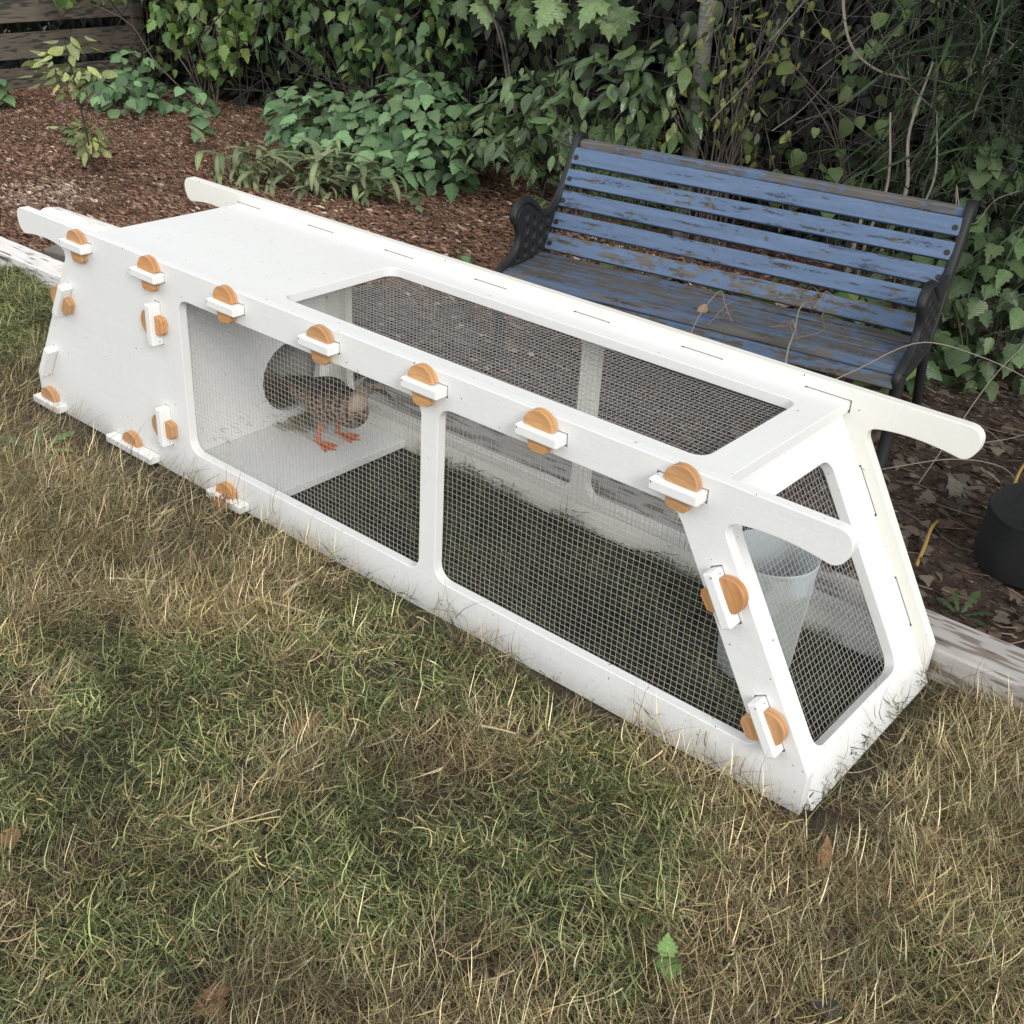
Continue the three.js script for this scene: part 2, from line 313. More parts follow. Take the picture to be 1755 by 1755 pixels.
mesh('wire_mesh', wireMesh([[-0.225, 0.06], [0.2, 0.06], [0.2, 0.57], [-0.225, 0.57]], V(slopeX(0), 0, 0).addScaledVector(eR.N, -T - 0.004), eR.X, eR.S, eR.N), galv, coop);
{ // a few bent staples and loose wire ends
  srand(9);
  for (const [x, y] of [[0.905, 0.477], [0.93, 0.43]]) mesh('staple', tube([[x - 0.03, y - 0.004, ZO - 0.01], [x, y, ZO + 0.0012], [x + 0.004, y + 0.014, ZO + 0.001], [x + 0.004, y - 0.01, ZO + 0.0014]], 0.0006, 0.0006, 8, 4, false), galv, coop);
}
// nest straw and droppings behind and in front of the round doorway
srand(21);
{
  const g = tube([[-0.5, 0, 0], [-0.1, 0.03, 0.02], [0.5, 0, 0]], 0.02, 0.012, 5, 4), ms = [], cs = [];
  for (let i = 0; i < 1500; i++) { const x = rr(-1.02, -0.63), z = rr(-0.25, 0.25); ms.push(M4(V(x, 0.034 + 0.09 * rnd() * (0.4 + 0.6 * Math.abs(x + 0.8) / 0.2), z), euler(rr(0, 6.3), rr(-0.5, 0.5), rr(-0.5, 0.5)), V(rr(0.05, 0.13), 0.05, 0.05))); const k = rr(0.6, 1.1); cs.push(C(0.34 * k, 0.26 * k, 0.14 * k)); }
  for (let i = 0; i < 170; i++) { const d = Math.abs(gauss()); const x = -0.59 + 0.09 * d, z = -0.13 + 0.075 * gauss(); ms.push(M4(V(x, 0.0345 + 0.006 * rnd(), z), euler(rr(0, 6.3), rr(-0.12, 0.12), rr(-0.1, 0.1)), V(rr(0.02, 0.07), 0.04, 0.04))); const k = rr(0.5, 1.1); cs.push(C(0.33 * k, 0.26 * k, 0.13 * k)); }
  const s = inst('nest_straw', g, std({ color: C(1, 1, 1), roughness: 0.9 }), ms, cs);
  tag(s, 'loose brown straw bedding around the round doorway inside the coop', 'straw');
}
// ---------- plastic tub inside the far end of the run ----------
{
  const b = thing('plastic_tub', 'cloudy bluish white plastic tub standing inside the mesh end of the coop', 'tub', [0.948, 0.004, -0.052], 0.4);
  const pt = [[0.001, 0], [0.088, 0], [0.094, 0.004], [0.101, 0.08], [0.108, 0.165], [0.111, 0.2], [0.1125, 0.203], [0.1125, 0.213], [0.1115, 0.216], [0.114, 0.262], [0.116, 0.266], [0.1165, 0.271], [0.1155, 0.275], [0.113, 0.274], [0.108, 0.2], [0.098, 0.08], [0.09, 0.008], [0.001, 0.006]].map(([x, y]) => new THREE.Vector2(x, y));
  const tx = texture(256, 256, (u, v) => { const d = sstep(0.5, 0.75, fbm(u * 7, v * 5, 61, 5, 7, 5)); const w = 1 - 0.3 * d; return [0.60 * w, 0.645 * w * (1 - 0.02 * d), 0.67 * w * (1 - 0.14 * d)]; });
  mesh('tub_wall', new THREE.LatheGeometry(pt, 40).scale(0.8, 1.02, 0.8), new THREE.MeshPhysicalMaterial({ side: THREE.DoubleSide, map: tx, roughness: 0.6, transmission: 0.35, thickness: 0 }), b);
}
// ---------- the duck ----------
{
  const duck = thing('duck', 'brown mottled duck with orange feet standing on the white floor board by the round doorway', 'duck', [-0.415, 0.0325, -0.105], 0.2);
  const seg = (p, a, b, ra, rb, sy = 1) => { // tapered capsule
    const ab = b.clone().sub(a), ap = p.clone().sub(a), t = clamp(ap.dot(ab) / ab.lengthSq()), d = ap.addScaledVector(ab, -t); d.y *= sy; return d.length() - (ra + (rb - ra) * t);
  };
  const smin = (a, b, k) => { const h = Math.max(k - Math.abs(a - b), 0) / k; return Math.min(a, b) - h * h * k * 0.25; };
  const J = { rump: V(-0.105, 0.125, 0), mid: V(-0.01, 0.116, 0), chest: V(0.075, 0.098, 0), n0: V(0.092, 0.128, 0), n1: V(0.116, 0.176, -0.01), head: V(0.133, 0.193, -0.022), face: V(0.154, 0.182, -0.035), tail: V(-0.165, 0.15, 0) };
  const field = (p) => {
    let d = seg(p, J.rump, J.mid, 0.04, 0.061); d = smin(d, seg(p, J.mid, J.chest, 0.061, 0.05), 0.03);
    d = smin(d, seg(p, J.rump, J.tail, 0.032, 0.008, 1.5), 0.03);
    d = smin(d, seg(p, J.chest, J.n0, 0.042, 0.03), 0.02); d = smin(d, seg(p, J.n0, J.n1, 0.027, 0.019), 0.016);
    d = smin(d, seg(p, J.n1, J.head, 0.019, 0.0225), 0.012); d = smin(d, seg(p, J.head, J.face, 0.0235, 0.0135), 0.01);
    for (const s of [1, -1]) { d = smin(d, seg(p, V(0.045, 0.122, s * 0.047), V(-0.1, 0.142, s * 0.03), 0.02, 0.012), 0.012); d = smin(d, seg(p, V(-0.02, 0.075, s * 0.03), V(-0.005, 0.05, s * 0.032), 0.022, 0.008), 0.016); }
    return d;
  };
  const R = 88, mc = new MarchingCubes(R, new THREE.MeshBasicMaterial(), false, false, 60000), S = 0.19, off = V(0, 0.11, -0.005);
  mc.isolation = 0;
  for (let k = 0; k < R; k++) for (let j = 0; j < R; j++) for (let i = 0; i < R; i++) mc.field[k * R * R + j * R + i] = -field(V((i - R / 2) / (R / 2) * S + off.x, (j - R / 2) / (R / 2) * S + off.y, (k - R / 2) / (R / 2) * S + off.z));
  mc.update();
  let g = new THREE.BufferGeometry();
  g.setAttribute('position', new THREE.Float32BufferAttribute(Float32Array.from(mc.positionArray.subarray(0, mc.count * 3)), 3));
  g.scale(S, S, S).translate(off.x, off.y, off.z); g = mergeVertices(g, 1e-5); g.computeVertexNormals();
  const P = g.attributes.position, NR = g.attributes.normal, col = new Float32Array(P.count * 3);
  for (let i = 0; i < P.count; i++) {
    const p = V().fromBufferAttribute(P, i);
    // feather scales: rows of pale-edged dark ovals
    const fx = p.x * 46 + p.y * 12, fy = Math.atan2(p.y - 0.11, Math.abs(p.z) + 0.001) * 4.2, row = Math.floor(fx), q = Math.hypot(fx - row - 0.45, ((fy + (row & 1) * 0.5) % 1 + 1) % 1 - 0.5);
    const edge = sstep(0.36, 0.5, q), no = fbm(p.x * 90, p.y * 90 + p.z * 70, 5, 3);
    let c = [0.05, 0.034, 0.022].map((a, k) => a * (0.6 + 0.8 * no) * (1 - edge) + [0.33, 0.23, 0.14][k] * edge);
    const under = sstep(0.075, 0.045, p.y) * (p.x < 0.1 ? 1 : 0); c = c.map((a, k) => a + ([0.33, 0.26, 0.19][k] - a) * 0.75 * under);
    const back = sstep(0.125, 0.165, p.y) * (p.x < 0.07 ? 1 : 0); c = c.map((a) => a * (1 - 0.72 * back));
    const nk = sstep(0.082, 0.105, p.x) * sstep(0.112, 0.13, p.y); // pale throat and cheek, dark crown and eye stripe
    const crown = sstep(0.199, 0.205, p.y), stripe = p.x > 0.12 ? 1 - sstep(0.003, 0.006, Math.abs(p.y - 0.191 + (p.x - 0.135) * 0.4)) : 0;
    const pale = [0.42, 0.33, 0.235].map((a) => a * (0.8 + 0.4 * no) * (1 - 0.45 * sstep(0.155, 0.175, p.y))), dk = Math.max(crown, stripe);
    c = c.map((a, k) => a + ((pale[k] * (1 - dk) + 0.045 * dk) - a) * nk);
    col.set(c, i * 3); NR.setXYZ(i, ...V().fromBufferAttribute(NR, i).add(V(edge - 0.5, 0, 0).multiplyScalar(0.15)).normalize().toArray());
  }
  g.setAttribute('color', new THREE.BufferAttribute(col, 3));
  g.scale(0.9, 0.9, 0.9).translate(0.0, 0.019, 0);
  mesh('body', g, std({ vertexColors: true, roughness: 0.75 }), duck);
  const bd = V(0.6, -0.74, -0.32).normalize(), bill = [];
  { // flattened bill: wide rounded tip
    const sec = [[0, 0.0105, 0.011], [0.016, 0.0095, 0.0075], [0.032, 0.0105, 0.005], [0.044, 0.0105, 0.0035], [0.051, 0.006, 0.002]], pos = [], idx = [];
    const side = bd.clone().cross(YA).normalize(), upv = side.clone().cross(bd);
    sec.forEach(([l, w, h], i) => { for (let k = 0; k < 10; k++) { const a = k / 10 * Math.PI * 2, q = J.face.clone().addScaledVector(bd, l + 0.004).addScaledVector(side, Math.cos(a) * w).addScaledVector(upv, Math.sin(a) * h + l * l * 2.2 - 0.002); pos.push(q.x, q.y, q.z); } if (i) for (let k = 0; k < 10; k++) { const A = (i - 1) * 10, B = i * 10, k2 = (k + 1) % 10; idx.push(A + k, A + k2, B + k, B + k, A + k2, B + k2); } });
    for (let k = 1; k < 9; k++) idx.push(40, 40 + k, 41 + k);
    const b = new THREE.BufferGeometry(); b.setAttribute('position', new THREE.Float32BufferAttribute(pos, 3)); b.setIndex(idx); b.computeVertexNormals();
    b.scale(0.9, 0.9, 0.9).translate(0, 0.019, 0); mesh('bill', b, std({ color: C(0.06, 0.058, 0.045), roughness: 0.45 }), duck);
  }
  const eyeMat = std({ color: C(0.012, 0.01, 0.009), roughness: 0.12 });
  for (const s of [1, -1]) mesh('eye', new THREE.SphereGeometry(0.0036, 12, 8).translate(0.142 + s * 0.007, 0.1955, -0.025 + s * 0.0185).scale(0.9, 0.9, 0.9).translate(0, 0.019, 0), eyeMat, duck);
  const orange = std({ color: C(0.55, 0.15, 0.05), roughness: 0.55 });
  for (const [fx, fz, hx, hz, tw] of [[-0.005, 0.038, -0.012, 0.032, 0.1], [0.012, -0.036, 0.0, -0.032, -0.15]]) {
    const leg = mesh('leg', tube([[hx, 0.075, hz * 0.85], [hx - 0.006, 0.035, hz], [fx - 0.012, 0.006, fz]], 0.0062, 0.0052, 8, 8), orange, duck);
    const foot = [], toes = [[-0.5, 0.054], [0, 0.063], [0.5, 0.054]].map(([a, l]) => V(fx - 0.012 + Math.cos(a + tw) * l, 0.002, fz + Math.sin(a + tw) * l)), h = V(fx - 0.014, 0.006, fz);
    for (const t of toes) foot.push(tube([h, h.clone().lerp(t, 0.5).setY(0.0052), t], 0.0042, 0.0022, 6, 6));
    foot.push(tube([h, V(fx - 0.034, 0.003, fz - 0.004)], 0.0028, 0.0014, 2, 6));
    const w = []; for (let i = 0; i < 2; i++) { const m = toes[i].clone().add(toes[i + 1]).multiplyScalar(0.5).lerp(h, 0.14).setY(0.0022); w.push(h.x, 0.0045, h.z, toes[i].x, 0.0028, toes[i].z, m.x, m.y, m.z, h.x, 0.0045, h.z, m.x, m.y, m.z, toes[i + 1].x, 0.0028, toes[i + 1].z); }
    const web = new THREE.BufferGeometry(); web.setAttribute('position', new THREE.Float32BufferAttribute(w, 3)); web.computeVertexNormals(); web.setAttribute('uv', new THREE.Float32BufferAttribute(new Float32Array(w.length / 3 * 2), 2)); 
    mesh('foot', join([...foot, web]), orange, leg);
  }
}
// ---------- lawn, bed, timbers ----------
const inCoop = (x, z) => Math.abs(z) < 0.283 && Math.abs(x) < 1.24;
const frus = new THREE.Frustum();
{ camera.updateProjectionMatrix(); const wide = new THREE.PerspectiveCamera(60, 1, 0.05, 60); wide.position.copy(camera.position); wide.quaternion.copy(camera.quaternion); wide.updateMatrixWorld(); wide.updateProjectionMatrix(); frus.setFromProjectionMatrix(new THREE.Matrix4().multiplyMatrices(wide.projectionMatrix, wide.matrixWorldInverse)); }
const near = (x, y, z) => frus.containsPoint(V(x, y, z));
const bump = (x, z) => 0.012 * (vnoise(x * 2.2, z * 2.2, 301) - 0.5) + 0.008 * (vnoise(x * 7, z * 7, 302) - 0.5);
function sheet(x0, x1, z0, z1, nx, nz, hfn, uvs = 1) {
  const g = new THREE.PlaneGeometry(x1 - x0, z1 - z0, nx, nz).rotateX(-Math.PI / 2).translate((x0 + x1) / 2, 0, (z0 + z1) / 2), p = g.attributes.position, uv = g.attributes.uv;
  for (let i = 0; i < p.count; i++) { p.setY(i, hfn(p.getX(i), p.getZ(i))); uv.setXY(i, p.getX(i) * uvs, p.getZ(i) * uvs); }
  g.computeVertexNormals(); return g;
}
// how green the lawn is at a place: patches of living grass among dry thatch
const patches = [[0.07, 0.9, 0.16, 0.9], [0.33, 0.91, 0.14, 0.9], [0.25, 1.2, 0.14, 0.6], [0.71, 0.82, 0.1, 0.6], [0.88, 0.52, 0.12, 0.6], [1.04, 0.62, 0.12, 0.7], [0.72, 0.98, 0.14, 0.5], [-2.0, -0.1, 0.35, 0.8], [-1.6, 0.15, 0.25, 0.4], [0.45, 0.62, 0.14, 0.4], [0.2, 0.7, 0.1, 0.4], [0.9, 0.9, 0.12, 0.45], [1.2, 0.75, 0.1, 0.4], [0.62, 1.25, 0.14, 0.5],
  [-0.02, 1.02, 0.07, -1], [1.32, -0.13, 0.16, -0.7], [1.27, 0.29, 0.2, -0.6], [0.75, 0.55, 0.1, -0.5], [0.52, 0.86, 0.07, -0.6], [-0.8, 0.38, 0.3, -0.9], [-0.4, 0.45, 0.25, -0.6], [-0.15, 0.65, 0.14, -0.4], [1.31, 0.64, 0.12, -0.4], [-1.2, 0.4, 0.3, -0.6]];
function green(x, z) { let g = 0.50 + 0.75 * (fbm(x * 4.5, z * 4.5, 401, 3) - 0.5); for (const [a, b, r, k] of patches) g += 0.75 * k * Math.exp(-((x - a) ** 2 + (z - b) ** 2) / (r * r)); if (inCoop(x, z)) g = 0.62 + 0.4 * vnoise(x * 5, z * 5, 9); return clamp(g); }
{
  const soil = texture(512, 512, (u, v) => { const n = fbm(u * 24, v * 24, 501, 4, 24, 24), f = vnoise(u * 128, v * 128, 502, 128, 128); const k = 0.3 + 0.6 * n + 0.5 * (f - 0.4); return [0.058 * k, 0.043 * k, 0.025 * k]; });
  const m = std({ map: soil, bumpMap: soil, bumpScale: 0.01, roughness: 1 });
  const lawn = mesh('lawn', sheet(-30, 30, -0.36, 30, 360, 180, (x, z) => bump(x, z), 1.6), m); lawn.userData.kind = 'structure'; lawn.userData.label = 'dry patchy lawn in front of the planting bed';
  const dirt = texture(512, 512, (u, v) => { const n = fbm(u * 20, v * 20, 511, 4, 20, 20), f = vnoise(u * 100, v * 100, 512, 100, 100); const k = 0.3 + 0.7 * n + 0.7 * (f - 0.4); return [0.085 * k, 0.05 * k, 0.034 * k]; });
  const bed = mesh('planting_bed', sheet(-30, 30, -30, -0.33, 360, 180, (x, z) => -0.006 + 0.05 * (vnoise(x * 1.3, z * 1.3, 303) - 0.5) * sstep(-0.5, -1.2, z) + bump(x * 1.7, z * 1.7), 1.6), std({ map: dirt, bumpMap: dirt, bumpScale: 0.015, roughness: 1 })); bed.userData.kind = 'structure'; bed.userData.label = 'brown mulched planting bed behind the timber edging';
}
// grass tufts
function tuft(n, R, h0, h1, lay, w, tint, seedv) {
  srand(seedv); const pos = [], col = [], idx = [];
  for (let i = 0; i < n; i++) {
    const rd = R * Math.sqrt(rnd()), an = rr(0, 6.283), bx = rd * Math.cos(an), bz = rd * Math.sin(an), d = rr(0, 6.283), H = rr(h0, h1), L = lay * rr(0.4, 1.4), ww = w * rr(0.6, 1.3), K = 4, sx = -Math.sin(d), sz = Math.cos(d), cur = rr(-1.1, 1.1), tw = rr(-0.9, 0.9), t0 = tint[Math.floor(rnd() * tint.length)], f = rnd() < 0.12 ? rr(1.3, 1.75) : rr(0.35, 1.25);
    const b0 = pos.length / 3;
    for (let k = 0; k <= K; k++) {
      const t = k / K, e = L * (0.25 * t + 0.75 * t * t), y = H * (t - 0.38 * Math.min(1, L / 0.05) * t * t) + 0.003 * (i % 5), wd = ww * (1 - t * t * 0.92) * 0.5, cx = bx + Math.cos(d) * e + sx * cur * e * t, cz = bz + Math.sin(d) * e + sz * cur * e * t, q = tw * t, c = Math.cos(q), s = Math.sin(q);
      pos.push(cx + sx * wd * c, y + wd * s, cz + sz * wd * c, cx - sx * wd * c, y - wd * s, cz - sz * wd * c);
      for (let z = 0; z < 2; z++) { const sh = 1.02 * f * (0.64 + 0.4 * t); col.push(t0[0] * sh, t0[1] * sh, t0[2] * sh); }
      if (k) { const a = b0 + (k - 1) * 2; idx.push(a, a + 1, a + 2, a + 2, a + 1, a + 3); }
    }
  }
  const g = new THREE.BufferGeometry(); g.setAttribute('position', new THREE.Float32BufferAttribute(pos, 3)); g.setAttribute('color', new THREE.Float32BufferAttribute(col, 3)); g.setAttribute('uv', new THREE.Float32BufferAttribute(new Float32Array(pos.length / 3 * 2), 2)); g.setIndex(idx); g.computeVertexNormals(); return g;
}
{
  const gm = std({ color: C(1, 1, 1), vertexColors: true, roughness: 0.7 });
  const gTint = [[0.135, 0.175, 0.052], [0.095, 0.135, 0.038], [0.25, 0.29, 0.115], [0.34, 0.315, 0.15], [0.06, 0.09, 0.026], [0.19, 0.23, 0.085]], dTint = [[0.56, 0.44, 0.235], [0.45, 0.345, 0.175], [0.70, 0.585, 0.36], [0.28, 0.2, 0.105], [0.14, 0.094, 0.05], [0.36, 0.335, 0.145], [0.52, 0.42, 0.235]];
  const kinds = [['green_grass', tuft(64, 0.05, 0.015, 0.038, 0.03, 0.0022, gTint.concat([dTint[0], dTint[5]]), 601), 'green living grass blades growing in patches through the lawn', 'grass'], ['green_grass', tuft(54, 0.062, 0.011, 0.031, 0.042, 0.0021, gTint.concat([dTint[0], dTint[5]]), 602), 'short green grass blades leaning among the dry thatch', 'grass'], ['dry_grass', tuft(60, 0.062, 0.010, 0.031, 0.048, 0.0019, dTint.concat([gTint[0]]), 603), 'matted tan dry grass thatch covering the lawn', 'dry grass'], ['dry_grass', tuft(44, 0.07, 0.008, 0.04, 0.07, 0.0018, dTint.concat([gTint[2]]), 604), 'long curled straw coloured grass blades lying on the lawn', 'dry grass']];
  const ms = kinds.map(() => []), cs = kinds.map(() => []);
  srand(610);
  for (let i = 0; i < 26000; i++) {
    const x = rr(-4.2, 2.3), z = rr(-0.32, 2.2); const D = Math.hypot(x - 1.78, z - 1.84); if (!near(x, 0, z) || D < 0.5) continue;
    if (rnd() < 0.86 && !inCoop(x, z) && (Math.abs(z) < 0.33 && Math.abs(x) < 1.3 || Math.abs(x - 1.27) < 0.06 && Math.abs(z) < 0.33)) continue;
    if (rnd() < 0.22 * sstep(0.55, 0.7, fbm(x * 11, z * 11, 431, 2))) continue;
    if (x > -1.22 && x < -0.20 && Math.abs(z) < 0.3) continue;
    if (x > -1.3 && x < -0.22 && z > 0.2 && z < 0.352) continue;
    if (Math.abs(z) > 0.255 && Math.abs(z) < 0.285 && Math.abs(x) < 1.25) continue;
    if (z < -0.235 - 0.045 * sstep(-1.6, -1.2, x)) continue;
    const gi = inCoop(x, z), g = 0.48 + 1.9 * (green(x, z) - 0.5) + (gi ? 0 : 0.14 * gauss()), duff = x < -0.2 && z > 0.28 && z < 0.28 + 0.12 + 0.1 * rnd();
    if (duff && rnd() < 0.45) continue;
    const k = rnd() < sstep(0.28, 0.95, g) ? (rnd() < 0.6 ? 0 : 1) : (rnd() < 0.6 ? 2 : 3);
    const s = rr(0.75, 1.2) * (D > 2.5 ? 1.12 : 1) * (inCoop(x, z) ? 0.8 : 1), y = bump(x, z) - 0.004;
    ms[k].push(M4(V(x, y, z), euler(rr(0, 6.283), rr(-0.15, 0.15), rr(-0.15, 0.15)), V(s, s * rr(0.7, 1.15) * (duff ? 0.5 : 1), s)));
    const f = (0.42 + 1.2 * fbm(x * 9, z * 9, 77, 2)) * (duff ? 0.75 : 1) * (gi ? 0.38 : 1), w = rr(0.9, 1.1); cs[k].push(C(f * w, f, f * rr(0.88, 1.05)));  // grass inside the coop is darkened in colour to stand in for shade
  }
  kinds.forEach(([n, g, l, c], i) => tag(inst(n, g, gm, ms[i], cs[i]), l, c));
}
// shredded bark mulch and leaf litter
{
  srand(620);
  const shard = (sd) => { srand(sd); const g = new THREE.BoxGeometry(1, 0.16, 0.3, 3, 1, 1), p = g.attributes.position, seen = {}; for (let i = 0; i < p.count; i++) { const x = p.getX(i), key = [x, p.getY(i), p.getZ(i)].map((q) => q.toFixed(2)).join(); const j = seen[key] ||= [rr(-0.08, 0.08), rr(-0.08, 0.08), rr(-0.1, 0.1)]; p.setXYZ(i, x + j[0], p.getY(i) * (1 - Math.abs(x)) + j[1] + 0.2 * x * x, p.getZ(i) * (1.1 - Math.abs(x) * 1.3) + j[2]); } g.computeVertexNormals(); return g; };
  const gs = [shard(1), shard(2), shard(3)], ms = [[], [], []], cs = [[], [], []], lm = [], lc = [];
  srand(621);
  for (let i = 0; i < 190000; i++) {
    const x = rr(-6, 1.9), z = -0.38 - Math.pow(rnd(), 1.15) * 2.9; if (!near(x, 0, z)) continue;
    if (z > -0.46 && x > -1.0) continue;
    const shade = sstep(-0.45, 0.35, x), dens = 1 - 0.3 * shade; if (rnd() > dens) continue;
    const n = fbm(x * 2.3, z * 2.3, 631, 3), l = rr(0.007, 0.034) * (rnd() < 0.04 ? 2.2 : 1) * (1 - 0.4 * shade), k = Math.floor(rnd() * 3), y = 0.05 * (vnoise(x * 1.3, z * 1.3, 303) - 0.5) * sstep(-0.5, -1.2, z) + bump(x * 1.7, z * 1.7) + rr(-0.006, 0.012);
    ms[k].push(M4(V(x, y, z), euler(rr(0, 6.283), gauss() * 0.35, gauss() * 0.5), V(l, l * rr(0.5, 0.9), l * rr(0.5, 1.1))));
    const grey = sstep(-2.3, -1.5, x) * sstep(-1.45, -1.05, z) * 0.9 * (0.6 + 0.8 * rnd()) + shade, pale = rnd() < 0.08 + 0.5 * sstep(0.35, 0.9, Math.exp(-((x + 3.3) ** 2 + (z + 0.95) ** 2) / 0.12)), f = rr(0.35, 1.25) * (0.75 + 0.5 * n) * (1 - 0.45 * shade) * (1 - 0.4 * clamp(sstep(-2.2, -1.2, x) * sstep(-1.4, -1.0, z)));  // greyer soil towards the bench, with shade behind the coop put into colour
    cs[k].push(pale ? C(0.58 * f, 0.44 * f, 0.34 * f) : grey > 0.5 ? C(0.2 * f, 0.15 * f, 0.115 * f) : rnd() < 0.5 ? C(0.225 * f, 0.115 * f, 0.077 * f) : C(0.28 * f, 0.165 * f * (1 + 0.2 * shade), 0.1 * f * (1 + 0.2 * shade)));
  }
  const labels = ['reddish brown shredded bark mulch over the planting bed', 'chopped bark chips scattered among the mulch', 'fine bark fragments between the larger mulch chips'];
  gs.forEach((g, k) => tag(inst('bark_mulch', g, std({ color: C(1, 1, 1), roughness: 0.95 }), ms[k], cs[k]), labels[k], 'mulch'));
}
function timber(label, x0, x1, z0, z1, h, mat, ry = 0) {
  const g = rbox(x1 - x0, h + 0.08, z1 - z0, 0.007, 3), p = g.attributes.position;
  for (let i = 0; i < p.count; i++) { const x = p.getX(i); p.setY(i, p.getY(i) + 0.004 * (vnoise(x * 6, p.getZ(i) * 20, 71) - 0.5)); p.setZ(i, p.getZ(i) + 0.005 * (vnoise(x * 5, 3, 72) - 0.5)); }
  const t = mesh('edging_timber', uvTri(g, rnd(), rnd()), mat); t.position.set((x0 + x1) / 2, (h - 0.08) / 2, (z0 + z1) / 2); t.rotation.y = ry;
  return tag(t, label, 'timber edging', 'timbers edging the bed');
}
srand(640);
timber('weathered grey timber edging running past the mesh end of the coop', -0.62, 3.2, -0.425, -0.288, 0.072, greyTimber);
timber('white weathered timber edging running off past the solid end of the coop', -5.0, -1.5, -0.352, -0.243, 0.066, paleTimber, 0.012);
{
  const l = thing('pale_log', 'pale peeled log with a rounded sawn end lying behind the coop handles', 'log', [-1.72, 0.075, -0.62], 0.03);
  const g = tube([[-0.93, 0, 0], [-0.915, 0, 0], [-0.5, 0.004, 0.003], [0, 0, 0], [0.6, 0.004, 0]], 0.075, 0.075, 24, 18), p = g.attributes.position;
  for (let i = 0; i < p.count; i++) { const x = p.getX(i), e = x < -0.9 ? 0.86 : 1; p.setY(i, p.getY(i) * e * 0.9); p.setZ(i, p.getZ(i) * e * (1 + 0.04 * Math.sin(x * 9))); }
  g.computeVertexNormals(); mesh('log_body', uvTri(g), logMat, l);
}
